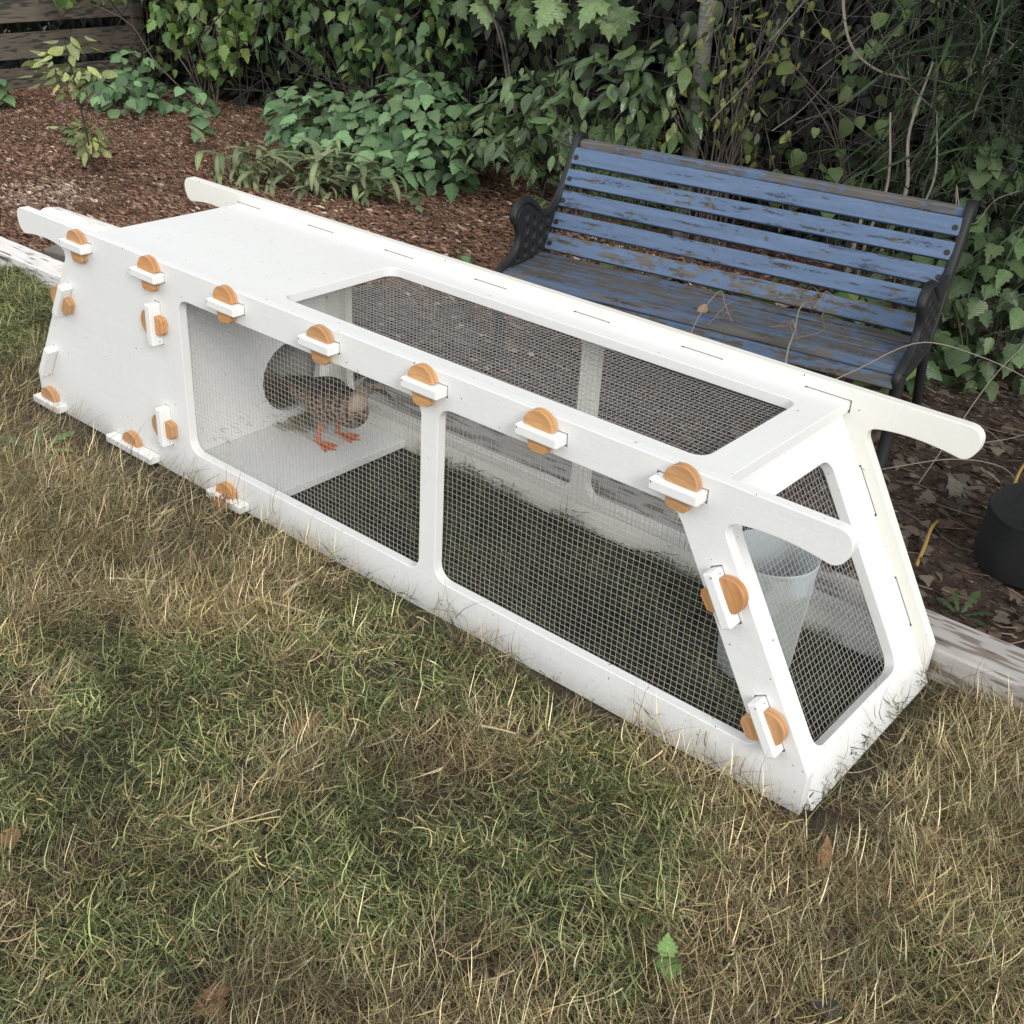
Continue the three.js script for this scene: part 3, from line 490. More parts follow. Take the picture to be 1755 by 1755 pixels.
// ---------- the bench ----------
const benchRY = 0.153, BL = 1.30;
const bench = thing('garden_bench', 'weathered blue slatted garden bench with black cast iron ends behind the coop', 'bench', [0.717 - Math.cos(benchRY) * 0.62, 0, -1.119 + Math.sin(benchRY) * 0.62], benchRY);
{
  const slat = (w, f, h, ang, len, mat, ox, t = 0.021) => { // w = width across, ang = tilt in the side view
    const g = new RoundedBoxGeometry(len, w, t, 2, 0.0045), p = g.attributes.position;
    for (let i = 0; i < p.count; i++) { const x = p.getX(i); p.setY(i, p.getY(i) + 0.004 * (vnoise(x * 7 + ox * 9, p.getY(i) * 30, 81) - 0.5)); p.setZ(i, p.getZ(i) + 0.003 * (vnoise(x * 9, ox * 7 + 2, 82) - 0.5)); }
    const m = mesh('slat', uvTri(g, ox, ox * 3.7), mat, bench); m.position.set(0, h, f); m.rotation.x = ang; m.rotation.z = rr(-0.002, 0.002); return m;
  };
  srand(700);
  const S1 = [-0.424, 0.607], S5 = [-0.281, 0.349], ba = -Math.atan2(S5[0] - S1[0], S1[1] - S5[1]), LN = BL - 0.028;
  const backAt = (i) => [S1[0] + (S5[0] - S1[0]) * i / 4, S1[1] + (S5[1] - S1[1]) * i / 4];
  for (let i = 0; i < 5; i++) { const [f, h] = backAt(i), s = slat(0.0555, f - 0.011, h, ba, LN, i === 4 ? slatMat[1] : slatMat[0], rnd()); s.userData.label = i === 4 ? 'lowest back slat with its paint half peeled' : 'blue painted back slat'; }
  const cap = slat(0.034, -0.478, 0.642, ba - 1.0, LN, slatMat[2], 0.37, 0.026); cap.userData.label = 'bare grey top slat';
  const seatMat = slatMat.map((m) => { const n = m.clone(); n.color.setRGB(0.72, 0.72, 0.72); return n; });
  for (const [f, h, a, k, w] of [[-0.232, 0.312, 0.05, 1, 0.05], [-0.178, 0.306, 0.03, 2, 0.05], [-0.128, 0.304, 0.0, 2, 0.042], [-0.083, 0.306, -0.03, 2, 0.04], [-0.041, 0.309, 0.0, 1, 0.038], [-0.003, 0.303, 0.45, 2, 0.036], [0.022, 0.279, 1.15, 1, 0.036]]) slat(w, f, h, Math.PI / 2 + a, LN, seatMat[k], rnd());
  // cast iron ends
  const plate = () => {
    const s = new THREE.Shape(); // x = f, y = h
    s.moveTo(-0.285, 0.30); s.lineTo(-0.365, 0.50); s.lineTo(-0.27, 0.452); s.bezierCurveTo(-0.23, 0.44, -0.2, 0.48, -0.15, 0.50); s.bezierCurveTo(-0.1, 0.51, -0.075, 0.47, -0.095, 0.43); s.bezierCurveTo(-0.115, 0.385, -0.09, 0.35, 0.0, 0.315); s.lineTo(-0.02, 0.285); s.lineTo(-0.27, 0.285); s.closePath();
    for (const [x, y, a, b, r] of [[-0.145, 0.465, 0.012, 0.018, 0.3], [-0.15, 0.42, 0.012, 0.019, 0.2], [-0.195, 0.44, 0.012, 0.019, -0.2], [-0.195, 0.395, 0.012, 0.019, 0.2], [-0.24, 0.415, 0.012, 0.019, 0.1], [-0.147, 0.376, 0.011, 0.017, 0.1], [-0.24, 0.37, 0.012, 0.019, 0.1], [-0.285, 0.43, 0.012, 0.018, -0.2], [-0.32, 0.45, 0.009, 0.016, -0.2], [-0.283, 0.388, 0.012, 0.018, 0], [-0.195, 0.35, 0.012, 0.018, 0.1], [-0.24, 0.328, 0.011, 0.015, 0.1], [-0.145, 0.34, 0.012, 0.014, 0.2], [-0.1, 0.33, 0.013, 0.01, 0.2], [-0.19, 0.312, 0.011, 0.011, 0.2], [-0.275, 0.348, 0.008, 0.014, 0]]) { const h = new THREE.Path(); h.absellipse(x, y, a, b, 0, Math.PI * 2, false, r); s.holes.push(h); }
    return uvTri(new THREE.ExtrudeGeometry(s, { depth: 0.009, bevelEnabled: true, bevelThickness: 0.002, bevelSize: 0.002, bevelSegments: 1, curveSegments: 6 }).applyMatrix4(new THREE.Matrix4().makeBasis(ZA, YA, V(-1, 0, 0))));
  };
  const bar = (pts, r, n = 20) => { const g = tube(pts.map(([f, h]) => V(0, h, f)), r, r, n, 8), p = g.attributes.position; for (let i = 0; i < p.count; i++) p.setX(i, p.getX(i) * 1.25); return g; };
  for (const s of [-1, 1]) {
    const e = mesh('cast_iron_end', join([plate().translate(0.006, 0, 0),
      bar([[-0.475, 0.635], [-0.497, 0.64], [-0.505, 0.655], [-0.487, 0.668], [-0.46, 0.655], [-0.43, 0.60], [-0.39, 0.53], [-0.345, 0.475], [-0.30, 0.452], [-0.253, 0.448]], 0.012),
      bar([[-0.253, 0.448], [-0.205, 0.485], [-0.155, 0.513], [-0.1, 0.51], [-0.072, 0.48], [-0.08, 0.455]], 0.0115),
      bar([[-0.088, 0.46], [-0.108, 0.41], [-0.095, 0.365], [-0.05, 0.335], [0.0, 0.318], [0.03, 0.295], [0.022, 0.265]], 0.0105),
      bar([[-0.465, 0.64], [-0.42, 0.545], [-0.35, 0.42], [-0.29, 0.31], [-0.30, 0.23], [-0.35, 0.1], [-0.39, 0.0], [-0.40, -0.03]], 0.012, 26),
      bar([[-0.28, 0.287], [-0.15, 0.28], [-0.01, 0.282]], 0.011)]), iron, bench);
    e.position.x = s * (BL / 2 - 0.008);
    const leg = mesh('leg', bar([[0.0, 0.295], [0.0, 0.22], [-0.022, 0.12], [-0.01, 0.04], [0.01, -0.03]], 0.0145), iron, bench); leg.position.x = s * (BL / 2 - 0.008);
  }
  const bolt = new THREE.CylinderGeometry(0.0085, 0.0095, 0.006, 10).rotateX(Math.PI / 2);
  for (const s of [-1, 1]) for (let i = 0; i < 5; i++) { const [f, h] = backAt(i), m = mesh('bolt', bolt, iron, bench); m.position.set(s * 0.62, h, f + 0.001); m.rotation.x = ba; }
}
// ---------- plants ----------
function leafGeo(out, fold = 0.25, curl = 0.25, cy = 0.42, pleat = 0) { // half outline [x, y] from base to tip, mirrored; fanned about the midrib
  const L = out.map(([x, y]) => [-x, y]).reverse(), O = [[0, 0], ...out, [0, 1], ...L], pos = [], col = [], uv = [], idx = [];
  const put = (x, y, c) => { pos.push(x, y, -fold * Math.abs(x) - curl * (y - 0.25) * (y - 0.25) * Math.sign(y - 0.2) - pleat * Math.sin(x * 26) * Math.abs(x)); col.push(c, c, c * 0.96); uv.push(x, y); };
  put(0, cy, 1.08); O.forEach(([x, y], i) => put(x, y, x === 0 ? 1.12 : 0.9 + 0.12 * ((i * 7) % 3) / 2));
  for (let i = 0; i < O.length; i++) idx.push(0, 1 + i, 1 + (i + 1) % O.length);
  const g = new THREE.BufferGeometry(); g.setAttribute('position', new THREE.Float32BufferAttribute(pos, 3)); g.setAttribute('color', new THREE.Float32BufferAttribute(col, 3)); g.setAttribute('uv', new THREE.Float32BufferAttribute(uv, 2)); g.setIndex(idx); g.computeVertexNormals(); return g;
}
function ribbonLeaf(w, curl, fold = 0.3, n = 7, tipw = 0.02) { // long leaf with rows across, arching back
  const pos = [], col = [], uv = [], idx = [];
  for (let i = 0; i <= n; i++) { const t = i / n, hw = w * Math.pow(Math.sin(Math.PI * Math.min(1, t * 0.93 + 0.05)), 0.7) * (t > 0.995 ? 0.15 : 1) + tipw * 0.1, a = curl * t; for (const s of [-1, 0, 1]) { const y = curl ? Math.sin(a) / curl : t, z = curl ? (Math.cos(a) - 1) / curl : 0; pos.push(s * hw, y, z - fold * hw * Math.abs(s) * -1); const c = s ? 0.92 : 1.12; col.push(c, c, c); uv.push(s, t); } if (i) for (const k of [0, 1]) { const A = (i - 1) * 3 + k, B = i * 3 + k; idx.push(A, A + 1, B, B, A + 1, B + 1); } }
  const g = new THREE.BufferGeometry(); g.setAttribute('position', new THREE.Float32BufferAttribute(pos, 3)); g.setAttribute('color', new THREE.Float32BufferAttribute(col, 3)); g.setAttribute('uv', new THREE.Float32BufferAttribute(uv, 2)); g.setIndex(idx); g.computeVertexNormals(); return g;
}
const LOBED = [[[0.16, -0.06], [0.36, 0.02], [0.30, 0.12], [0.47, 0.22], [0.40, 0.33], [0.50, 0.46], [0.34, 0.47], [0.33, 0.58], [0.22, 0.62], [0.24, 0.74], [0.13, 0.80]], [[0.2, -0.08], [0.40, -0.01], [0.50, 0.16], [0.38, 0.27], [0.47, 0.42], [0.30, 0.48], [0.26, 0.64], [0.17, 0.68], [0.12, 0.84]], [[0.12, -0.03], [0.33, 0.06], [0.37, 0.24], [0.29, 0.36], [0.36, 0.52], [0.23, 0.58], [0.17, 0.76]]].map((o, i) => [leafGeo(o, 0.22 + 0.1 * i, 0.3, 0.3), leafGeo(o, 0.05, 0.55, 0.3), leafGeo(o, -0.2, 0.2, 0.3)]).flat();
const MAPLE = [[[0.1, 0.02], [0.36, -0.05], [0.30, 0.07], [0.56, 0.10], [0.47, 0.2], [0.62, 0.36], [0.44, 0.36], [0.46, 0.46], [0.26, 0.42], [0.34, 0.6], [0.22, 0.62], [0.24, 0.76], [0.12, 0.78]]].map((o) => [leafGeo(o, 0.15, 0.35, 0.26, 0.12), leafGeo(o, 0.35, 0.5, 0.26, 0.1)]).flat();
const OVAL = [[[0.13, 0.06], [0.24, 0.2], [0.28, 0.38], [0.25, 0.58], [0.15, 0.8]], [[0.1, 0.08], [0.2, 0.24], [0.225, 0.42], [0.18, 0.64], [0.09, 0.84]]].map((o) => [leafGeo(o, 0.35, 0.3), leafGeo(o, 0.15, 0.6), leafGeo(o, 0.6, 0.15)]).flat();
const ROUND = [[[0.2, -0.08], [0.4, 0.03], [0.5, 0.22], [0.47, 0.42], [0.34, 0.64], [0.16, 0.84]], [[0.22, -0.06], [0.44, 0.06], [0.5, 0.3], [0.4, 0.56], [0.2, 0.82]]].map((o) => [leafGeo(o, 0.2, 0.35, 0.34), leafGeo(o, -0.1, 0.5, 0.34)]).flat();
const POINTED = [[[0.09, 0.05], [0.2, 0.18], [0.215, 0.34], [0.16, 0.56], [0.07, 0.8]], [[0.12, 0.04], [0.23, 0.16], [0.17, 0.26], [0.21, 0.38], [0.13, 0.5], [0.14, 0.62], [0.05, 0.82]]].map((o) => [leafGeo(o, 0.35, 0.3), leafGeo(o, 0.15, 0.5)]).flat();
const STRAP = [ribbonLeaf(0.085, 1.3), ribbonLeaf(0.07, 2.0), ribbonLeaf(0.1, 0.7), ribbonLeaf(0.075, 2.7)];
const BLADE = [ribbonLeaf(0.012, 1.0, 0.2, 8), ribbonLeaf(0.009, 1.9, 0.2, 8), ribbonLeaf(0.013, 0.5, 0.2, 8)];
const tmpM = new THREE.Matrix4();
function orient(n, tip) { // leaf normal along n, tip as near as it can be to tip
  const z = n.clone().normalize(), y = tip.clone().addScaledVector(z, -tip.dot(z)); if (y.lengthSq() < 1e-6) y.set(0.3, 1, 0.1).addScaledVector(z, -z.y); y.normalize();
  return new THREE.Quaternion().setFromRotationMatrix(tmpM.makeBasis(y.clone().cross(z), y, z));
}
const CAM = camera.position.clone();
function cloud(boxes, n, s0, s1, o = {}) { // leaves through ellipsoids, most of them near the surface
  const vol = boxes.map((b) => b[3] * b[4] * b[5]), tot = vol.reduce((a, b) => a + b), out = [];
  boxes.forEach((b, bi) => {
    const m = Math.round(n * Math.pow(vol[bi] / tot, 1) + 0.5);
    for (let i = 0; i < m; i++) {
      let d = V(gauss(), gauss(), gauss()).normalize(); const r = o.fill ? Math.cbrt(rnd()) : 0.55 + 0.5 * Math.sqrt(rnd());
      const p = V(b[0] + d.x * b[3] * r, Math.max(b[1] + d.y * b[4] * r, o.floor ?? 0.015), b[2] + d.z * b[5] * r);
      const face = CAM.clone().sub(p).normalize();
      const nn = d.clone().multiplyScalar(0.5).addScaledVector(face, 0.75 * (o.face ?? 0.35)).add(V(0, o.up ?? 0.6, 0)).add(V(gauss(), gauss(), gauss()).multiplyScalar(o.jit ?? 0.45)).normalize();
      const tip = d.clone().setY(0).multiplyScalar(0.5).add(V(gauss() * 0.6, o.tip ?? -0.6, gauss() * 0.6 + 0.2));
      out.push({ p, q: orient(nn, tip), s: rr(s0, s1) });
    }
  });
  return out;
}
function plant(name, label, category, base, leaves, geos, tones, o = {}) {
  const g = thing(name, label, category, base, 0, o.group), b = V(...base), max = o.max ?? 160, part = o.part || 'leaf';
  tones = tones.concat([tones[0].map((c) => c * 1.55)]); const mats = tones.map((c) => leafMat(c[0], c[1], c[2], o.rough ?? 0.45));
  leaves.forEach((l) => { const t = l.p.clone().sub(CAM); l.k = t.length() / l.s + (near2(l.p) ? 0 : 1e5); });
  leaves.sort((a, c) => a.k - c.k);
  const rest = new Map();
  leaves.forEach((l, i) => {
    const geo = l.g ?? geos[Math.floor(rnd() * geos.length)], tn = Math.min(tones.length - 1, Math.floor((o.toneFn ? o.toneFn(l) : rnd()) * tones.length)), p = l.p.clone().sub(b), sc = V(l.s * rr(0.88, 1.12), l.s, l.s);
    if (i < max) { const m = mesh(part, geo, mats[tn], g); m.position.copy(p); m.quaternion.copy(l.q); m.scale.copy(sc); }
    else { if (!rest.has(geo)) rest.set(geo, [[], []]); const r = rest.get(geo), f = rr(0.8, 1.15); r[0].push(M4(p, l.q, sc)); r[1].push(C(tones[tn][0] * f, tones[tn][1] * f, tones[tn][2] * f)); }
  });
  if (rest.size) { const fm = leafMat(1, 1, 1, o.rough ?? 0.45); for (const [geo, r] of rest) inst('foliage', geo, fm, r[0], r[1], g); }
  for (const s of o.stems || []) mesh('stem', tube(s.pts.map((p) => V(...p).sub(b)), s.r, s.r1 ?? s.r * 0.5, 14, 5), s.m || stemGreen, g);
  return g;
}
const tightF = new THREE.Frustum(); { const w = new THREE.PerspectiveCamera(49, 1, 0.05, 60); w.position.copy(camera.position); w.quaternion.copy(camera.quaternion); w.updateMatrixWorld(); w.updateProjectionMatrix(); tightF.setFromProjectionMatrix(new THREE.Matrix4().multiplyMatrices(w.projectionMatrix, w.matrixWorldInverse)); }
const near2 = (p) => tightF.containsPoint(p);
const stemsTo = (base, boxes, n, r, m) => { const a = []; for (let i = 0; i < n; i++) { const b = boxes[i % boxes.length], e = [b[0] + gauss() * b[3] * 0.7, b[1] + rr(-0.1, 0.9) * b[4], b[2] + gauss() * b[5] * 0.7], s = [base[0] + gauss() * 0.12, 0, base[2] + gauss() * 0.08]; a.push({ pts: [s, [s[0] * 0.7 + e[0] * 0.3 + gauss() * 0.05, e[1] * 0.4, s[2] * 0.7 + e[2] * 0.3], [(s[0] + e[0]) / 2 + gauss() * 0.06, e[1] * 0.75, (s[2] + e[2]) / 2 + gauss() * 0.05], e], r: r * rr(0.7, 1.3), m }); } return a; };
const G1 = [[0.112, 0.185, 0.058], [0.078, 0.145, 0.045], [0.058, 0.115, 0.04], [0.165, 0.235, 0.072]], GB = [[0.112, 0.2, 0.1], [0.085, 0.165, 0.078], [0.15, 0.24, 0.125], [0.06, 0.122, 0.058]], GD = [[0.05, 0.1, 0.044], [0.068, 0.125, 0.055], [0.036, 0.074, 0.032], [0.105, 0.162, 0.075]], GY = [[0.13, 0.15, 0.05], [0.08, 0.11, 0.04], [0.2, 0.21, 0.065], [0.06, 0.085, 0.035]];
srand(800);
// tall hedge beyond the bed: one dense mass, its upper part above the picture
{
  const g = OVAL[0].clone(), ms = [], cs = [];
  for (let i = 0; i < 74000; i++) {
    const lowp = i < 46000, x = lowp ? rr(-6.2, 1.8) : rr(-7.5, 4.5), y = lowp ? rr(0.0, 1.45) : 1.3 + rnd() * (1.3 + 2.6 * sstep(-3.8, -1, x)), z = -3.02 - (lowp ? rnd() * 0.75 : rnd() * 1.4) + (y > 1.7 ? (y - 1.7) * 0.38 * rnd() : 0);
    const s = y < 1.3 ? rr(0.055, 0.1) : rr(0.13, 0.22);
    ms.push(M4(V(x, y, z), orient(V(gauss() * 0.7, 0.5 + gauss() * 0.5, 0.8 + gauss() * 0.5), V(gauss(), -1, gauss())), s)); const k = rr(0.5, 1.15), dk = lowp ? 0.22 : 0.8; cs.push(C(0.04 * k * dk, 0.062 * k * dk, 0.032 * k * dk)); }  // lower leaves far darker: deep hedge shade is put into their colour
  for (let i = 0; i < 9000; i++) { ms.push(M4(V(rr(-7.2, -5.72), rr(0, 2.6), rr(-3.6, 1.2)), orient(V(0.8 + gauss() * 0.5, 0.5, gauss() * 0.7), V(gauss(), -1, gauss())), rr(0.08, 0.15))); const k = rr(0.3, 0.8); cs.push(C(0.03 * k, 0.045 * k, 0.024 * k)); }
  for (let i = 0; i < 11000; i++) { const x = rr(-2.6, 3.8), z = rr(-3.4, -0.5), y = 3.3 + rnd() * 2.2 + 0.35 * (z + 2); ms.push(M4(V(x, y, z), orient(V(gauss() * 0.6, 1, 0.4 + gauss() * 0.5), V(gauss(), -0.6, gauss())), rr(0.14, 0.26))); const k = rr(0.6, 1.15); cs.push(C(0.045 * k, 0.07 * k, 0.036 * k)); }  // unseen tree canopy, added overhead to dim the sky light on the coop
  tag(inst('hedge_and_added_canopy', g, leafMat(1, 1, 1, 0.6), ms, cs), 'dense hedge leaves behind the wire fence, low ones tinted for deep shade, with unseen added canopy', 'hedge');
  const tw = tube([[0, -0.5, 0], [0.05, 0, 0.02], [0, 0.5, 0]], 0.005, 0.003, 5, 4), tm = [];
  for (let i = 0; i < 420; i++) tm.push(M4(V(rr(-5.4, 1.6), rr(0, 1.5), rr(-3.15, -2.7)), euler(rr(0, 6.28), gauss() * 0.9, gauss() * 0.9), V(1, rr(0.3, 1.1), 1)));
  tag(inst('hedge_twigs', tw, twigDark, tm), 'thin bare brown twigs tangled at the foot of the hedge', 'twigs');
}
// climbers and shrubs, left to right
{
  let bx = [[-4.85, 0.75, -2.86, 0.3, 0.42, 0.16], [-4.45, 0.62, -2.84, 0.3, 0.45, 0.16], [-4.95, 0.38, -2.82, 0.16, 0.22, 0.1], [-4.15, 0.8, -2.86, 0.25, 0.35, 0.14], [-5.1, 1.0, -2.8, 0.4, 0.2, 0.16], [-5.2, 0.62, -2.45, 0.2, 0.06, 0.3]];
  plant('climbing_vine', 'light green lobed leaf vine hanging beside the dark fence post', 'climbing vine', [-4.6, 0, -2.85], cloud(bx, 720, 0.045, 0.095, { up: 0.25, face: 0.45, tip: -1, jit: 0.6 }), LOBED, G1.concat([[0.15, 0.19, 0.065]]), { max: 210, stems: stemsTo([-4.6, 0, -2.85], bx, 9, 0.006, twigMat) });
  bx = [[-4.75, 0.1, -2.3, 0.25, 0.12, 0.2], [-4.95, 0.15, -2.55, 0.2, 0.15, 0.16], [-4.5, 0.08, -2.6, 0.25, 0.09, 0.16]];
  plant('low_shrub', 'low bluish green leafy shrub at the foot of the fence post', 'shrub', [-4.72, 0, -2.4], cloud(bx, 210, 0.045, 0.085, { up: 0.7, jit: 0.65 }), ROUND.concat(LOBED.slice(0, 3)), GB, { max: 130, stems: stemsTo([-4.72, 0, -2.4], bx, 5, 0.004) });
  bx = [[-3.75, 0.85, -2.86, 0.35, 0.3, 0.16], [-3.3, 0.72, -2.82, 0.35, 0.36, 0.18], [-2.85, 0.82, -2.8, 0.35, 0.33, 0.18], [-3.05, 0.5, -2.86, 0.3, 0.2, 0.12], [-2.55, 0.7, -2.72, 0.28, 0.3, 0.16], [-3.85, 0.45, -2.9, 0.3, 0.2, 0.1], [-3.5, 0.3, -2.95, 0.3, 0.2, 0.08]];
  plant('bramble', 'dark green bramble with jagged leaves climbing the middle of the wire fence', 'bramble', [-3.2, 0, -2.9], cloud(bx, 950, 0.042, 0.088, { up: 0.3, face: 0.4, tip: -0.9, jit: 0.65 }), LOBED.concat(POINTED), GD.concat(G1), { max: 260, stems: stemsTo([-3.2, 0, -2.9], bx, 14, 0.006, twigMat) });
  bx = [[-2.95, 0.17, -2.45, 0.4, 0.18, 0.3], [-2.5, 0.24, -2.55, 0.36, 0.26, 0.26], [-3.4, 0.14, -2.72, 0.35, 0.16, 0.2], [-2.45, 0.12, -2.25, 0.3, 0.14, 0.2], [-2.15, 0.16, -2.4, 0.2, 0.15, 0.2]];
  plant('ground_cover', 'bright bluish green broad leaved ground cover mounded at the bed edge', 'ground cover', [-2.6, 0, -2.45], cloud(bx, 950, 0.05, 0.1, { up: 1.0, face: 0.3, tip: -0.2, jit: 0.6 }), LOBED.concat(ROUND.slice(0, 2)), GB.concat([[0.12, 0.19, 0.1]]), { max: 280, stems: stemsTo([-2.6, 0, -2.45], bx, 6, 0.004), rough: 0.6 });
}
{ // long narrow leaves
  const L = []; for (const [cx, cz, n] of [[-2.5, -1.92, 74], [-2.75, -1.86, 60], [-2.25, -2.0, 55], [-2.98, -1.8, 40], [-2.6, -2.1, 50]]) for (let i = 0; i < n; i++) { const a = rr(0, 6.283), e = rr(0.15, 0.85), out = V(Math.cos(a), 0, Math.sin(a)); const tip = out.clone().multiplyScalar(Math.cos(e)).add(V(0, Math.sin(e), 0)), nn = V(0, 1, 0).multiplyScalar(Math.cos(e)).addScaledVector(out, -Math.sin(e)).add(V(gauss(), gauss(), gauss()).multiplyScalar(0.35)); L.push({ p: V(cx + gauss() * 0.14, rr(0.01, 0.17), cz + gauss() * 0.12), q: orient(nn, tip), s: rr(0.1, 0.2) }); }
  plant('strap_leaved_perennial', 'pale green clump of long narrow drooping leaves just behind the coop', 'perennial', [-2.5, 0, -1.95], L, STRAP, [[0.17, 0.215, 0.11], [0.21, 0.25, 0.14], [0.13, 0.175, 0.085], [0.27, 0.3, 0.18]], { max: 150 });
}
{ // pinnate leaves with rows of pointed leaflets
  const L = [], st = [];
  for (let i = 0; i < 44; i++) {
    const b = V(rr(-2.1, -1.35), rr(0.05, 0.2), rr(-2.75, -2.25)), a = rr(-1.2, 2.2) + 0.9, len = rr(0.24, 0.4), up = rr(0.15, 0.62), out = V(Math.sin(a), 0, Math.cos(a) * 0.9);
    const at = (t) => b.clone().addScaledVector(out, len * t).add(V(0, up * (0.35 + t * 0.9 - t * t * 0.8), 0)), side = out.clone().cross(YA).normalize(), pts = [];
    for (let k = 0; k <= 7; k++) { const t = 0.25 + 0.75 * k / 7, p = at(t), tan = at(t + 0.02).sub(at(t - 0.02)).normalize(), nn = side.clone().cross(tan).normalize(); if (nn.y < 0) nn.negate(); for (const s of k === 7 ? [0] : [-1, 1]) L.push({ p: p.clone().addScaledVector(side, s * 0.004), q: orient(nn.clone().addScaledVector(side, s * 0.25).add(V(gauss() * 0.15, gauss() * 0.15, gauss() * 0.15)), side.clone().multiplyScalar(s).addScaledVector(tan, s ? 0.55 : 1).add(V(0, -0.25, 0))), s: rr(0.055, 0.085) * (1 - 0.25 * Math.abs(t - 0.55)) }); }
    if (i < 30) st.push({ pts: [0, 0.35, 0.7, 1].map((t) => at(t).toArray()), r: 0.0028, r1: 0.0014 });
  }
  plant('holly_leaved_shrub', 'dark green shrub with rows of pointed leaflets beside the bench end', 'shrub', [-1.75, 0, -2.5], L, POINTED, [[0.07, 0.11, 0.045], [0.09, 0.135, 0.055], [0.055, 0.085, 0.038], [0.12, 0.15, 0.065]], { max: 270, stems: st, rough: 0.45 });
}
{
  let bx = [[-1.55, 0.52, -2.35, 0.3, 0.16, 0.2], [-1.2, 0.62, -2.35, 0.3, 0.18, 0.18], [-0.95, 0.66, -2.4, 0.25, 0.2, 0.16], [-1.35, 0.42, -2.1, 0.25, 0.12, 0.15]];
  plant('laurel_shrub', 'glossy oval leaved laurel shrub rising behind the left end of the bench', 'laurel', [-1.3, 0, -2.4], cloud(bx, 330, 0.06, 0.105, { up: 0.7, face: 0.4, jit: 0.65 }), OVAL, [[0.07, 0.115, 0.05], [0.055, 0.095, 0.045], [0.1, 0.15, 0.06], [0.045, 0.075, 0.038]], { max: 170, rough: 0.28, stems: stemsTo([-1.3, 0, -2.4], bx, 8, 0.006, twigMat) });
  bx = [[-2.2, 1.0, -2.6, 0.35, 0.16, 0.16], [-1.65, 0.98, -2.55, 0.3, 0.14, 0.15], [-1.35, 1.02, -2.55, 0.25, 0.14, 0.15]];
  plant('maple_sapling', 'maple sapling with large pale lobed leaves high against the dark hedge', 'sapling', [-1.8, 0, -2.75], cloud(bx, 75, 0.085, 0.155, { up: 0.5, face: 0.55, tip: -0.8, jit: 0.3 }), MAPLE, [[0.11, 0.17, 0.075], [0.085, 0.14, 0.065], [0.14, 0.2, 0.085]], { max: 75, stems: stemsTo([-1.8, 0, -2.75], bx, 6, 0.007, barkMat) });
  bx = [[-2.15, 0.62, -2.82, 0.3, 0.28, 0.1], [-1.8, 0.75, -2.85, 0.4, 0.2, 0.1], [-1.25, 0.85, -2.85, 0.3, 0.2, 0.1]];
  plant('ivy', 'sparse dark ivy on the wire fence between bramble and pole', 'ivy', [-1.8, 0, -2.9], cloud(bx, 120, 0.06, 0.1, { up: 0.2, face: 0.5, tip: -1 }), ROUND.concat(OVAL), [[0.055, 0.085, 0.05], [0.075, 0.105, 0.065], [0.09, 0.11, 0.08], [0.045, 0.07, 0.04]], { max: 90, stems: stemsTo([-1.8, 0, -2.9], bx, 8, 0.004, twigMat) });
  bx = [[-0.75, 0.78, -2.5, 0.24, 0.3, 0.16], [-0.55, 0.95, -2.45, 0.28, 0.2, 0.16], [-0.85, 0.55, -2.4, 0.16, 0.18, 0.12], [-0.5, 0.6, -2.4, 0.16, 0.16, 0.12]];
  plant('yellow_green_shrub', 'twiggy shrub with small yellowish green leaves right of the wooden pole', 'shrub', [-0.7, 0, -2.5], cloud(bx, 260, 0.03, 0.062, { up: 0.4, face: 0.4, fill: true, jit: 0.7 }), OVAL.concat(POINTED), GY, { max: 170, stems: stemsTo([-0.7, 0, -2.5], bx, 26, 0.004, twigMat) });
}
{ // fine feathery weed behind the bench
  const L = [], st = [];
  for (let i = 0; i < 46; i++) { const b = V(-0.72 + gauss() * 0.2, 0, -1.86 + gauss() * 0.1), e = V(b.x + gauss() * 0.18, rr(0.38, 0.66), b.z + rr(0, 0.2)), at = (t) => b.clone().lerp(e, t).add(V(0, 0.08 * Math.sin(t * 3.1), 0)); if (i < 36) st.push({ pts: [0, 0.4, 0.8, 1].map((t) => at(t).toArray()), r: 0.0016, r1: 0.0008 }); for (let k = 0; k < 46; k++) { const t = 0.35 + 0.65 * k / 46, a = rr(0, 6.28); L.push({ p: at(t), q: orient(V(gauss(), 1, gauss()), V(Math.cos(a), rr(-0.1, 0.5), Math.sin(a))), s: rr(0.025, 0.05) }); } }
  plant('feathery_weed', 'fine feathery green weed standing behind the bench back', 'weed', [-0.72, 0, -1.86], L, [ribbonLeaf(0.03, 0.6, 0, 3)], [[0.075, 0.115, 0.045], [0.1, 0.145, 0.06], [0.06, 0.09, 0.04]], { max: 0, stems: st });
}
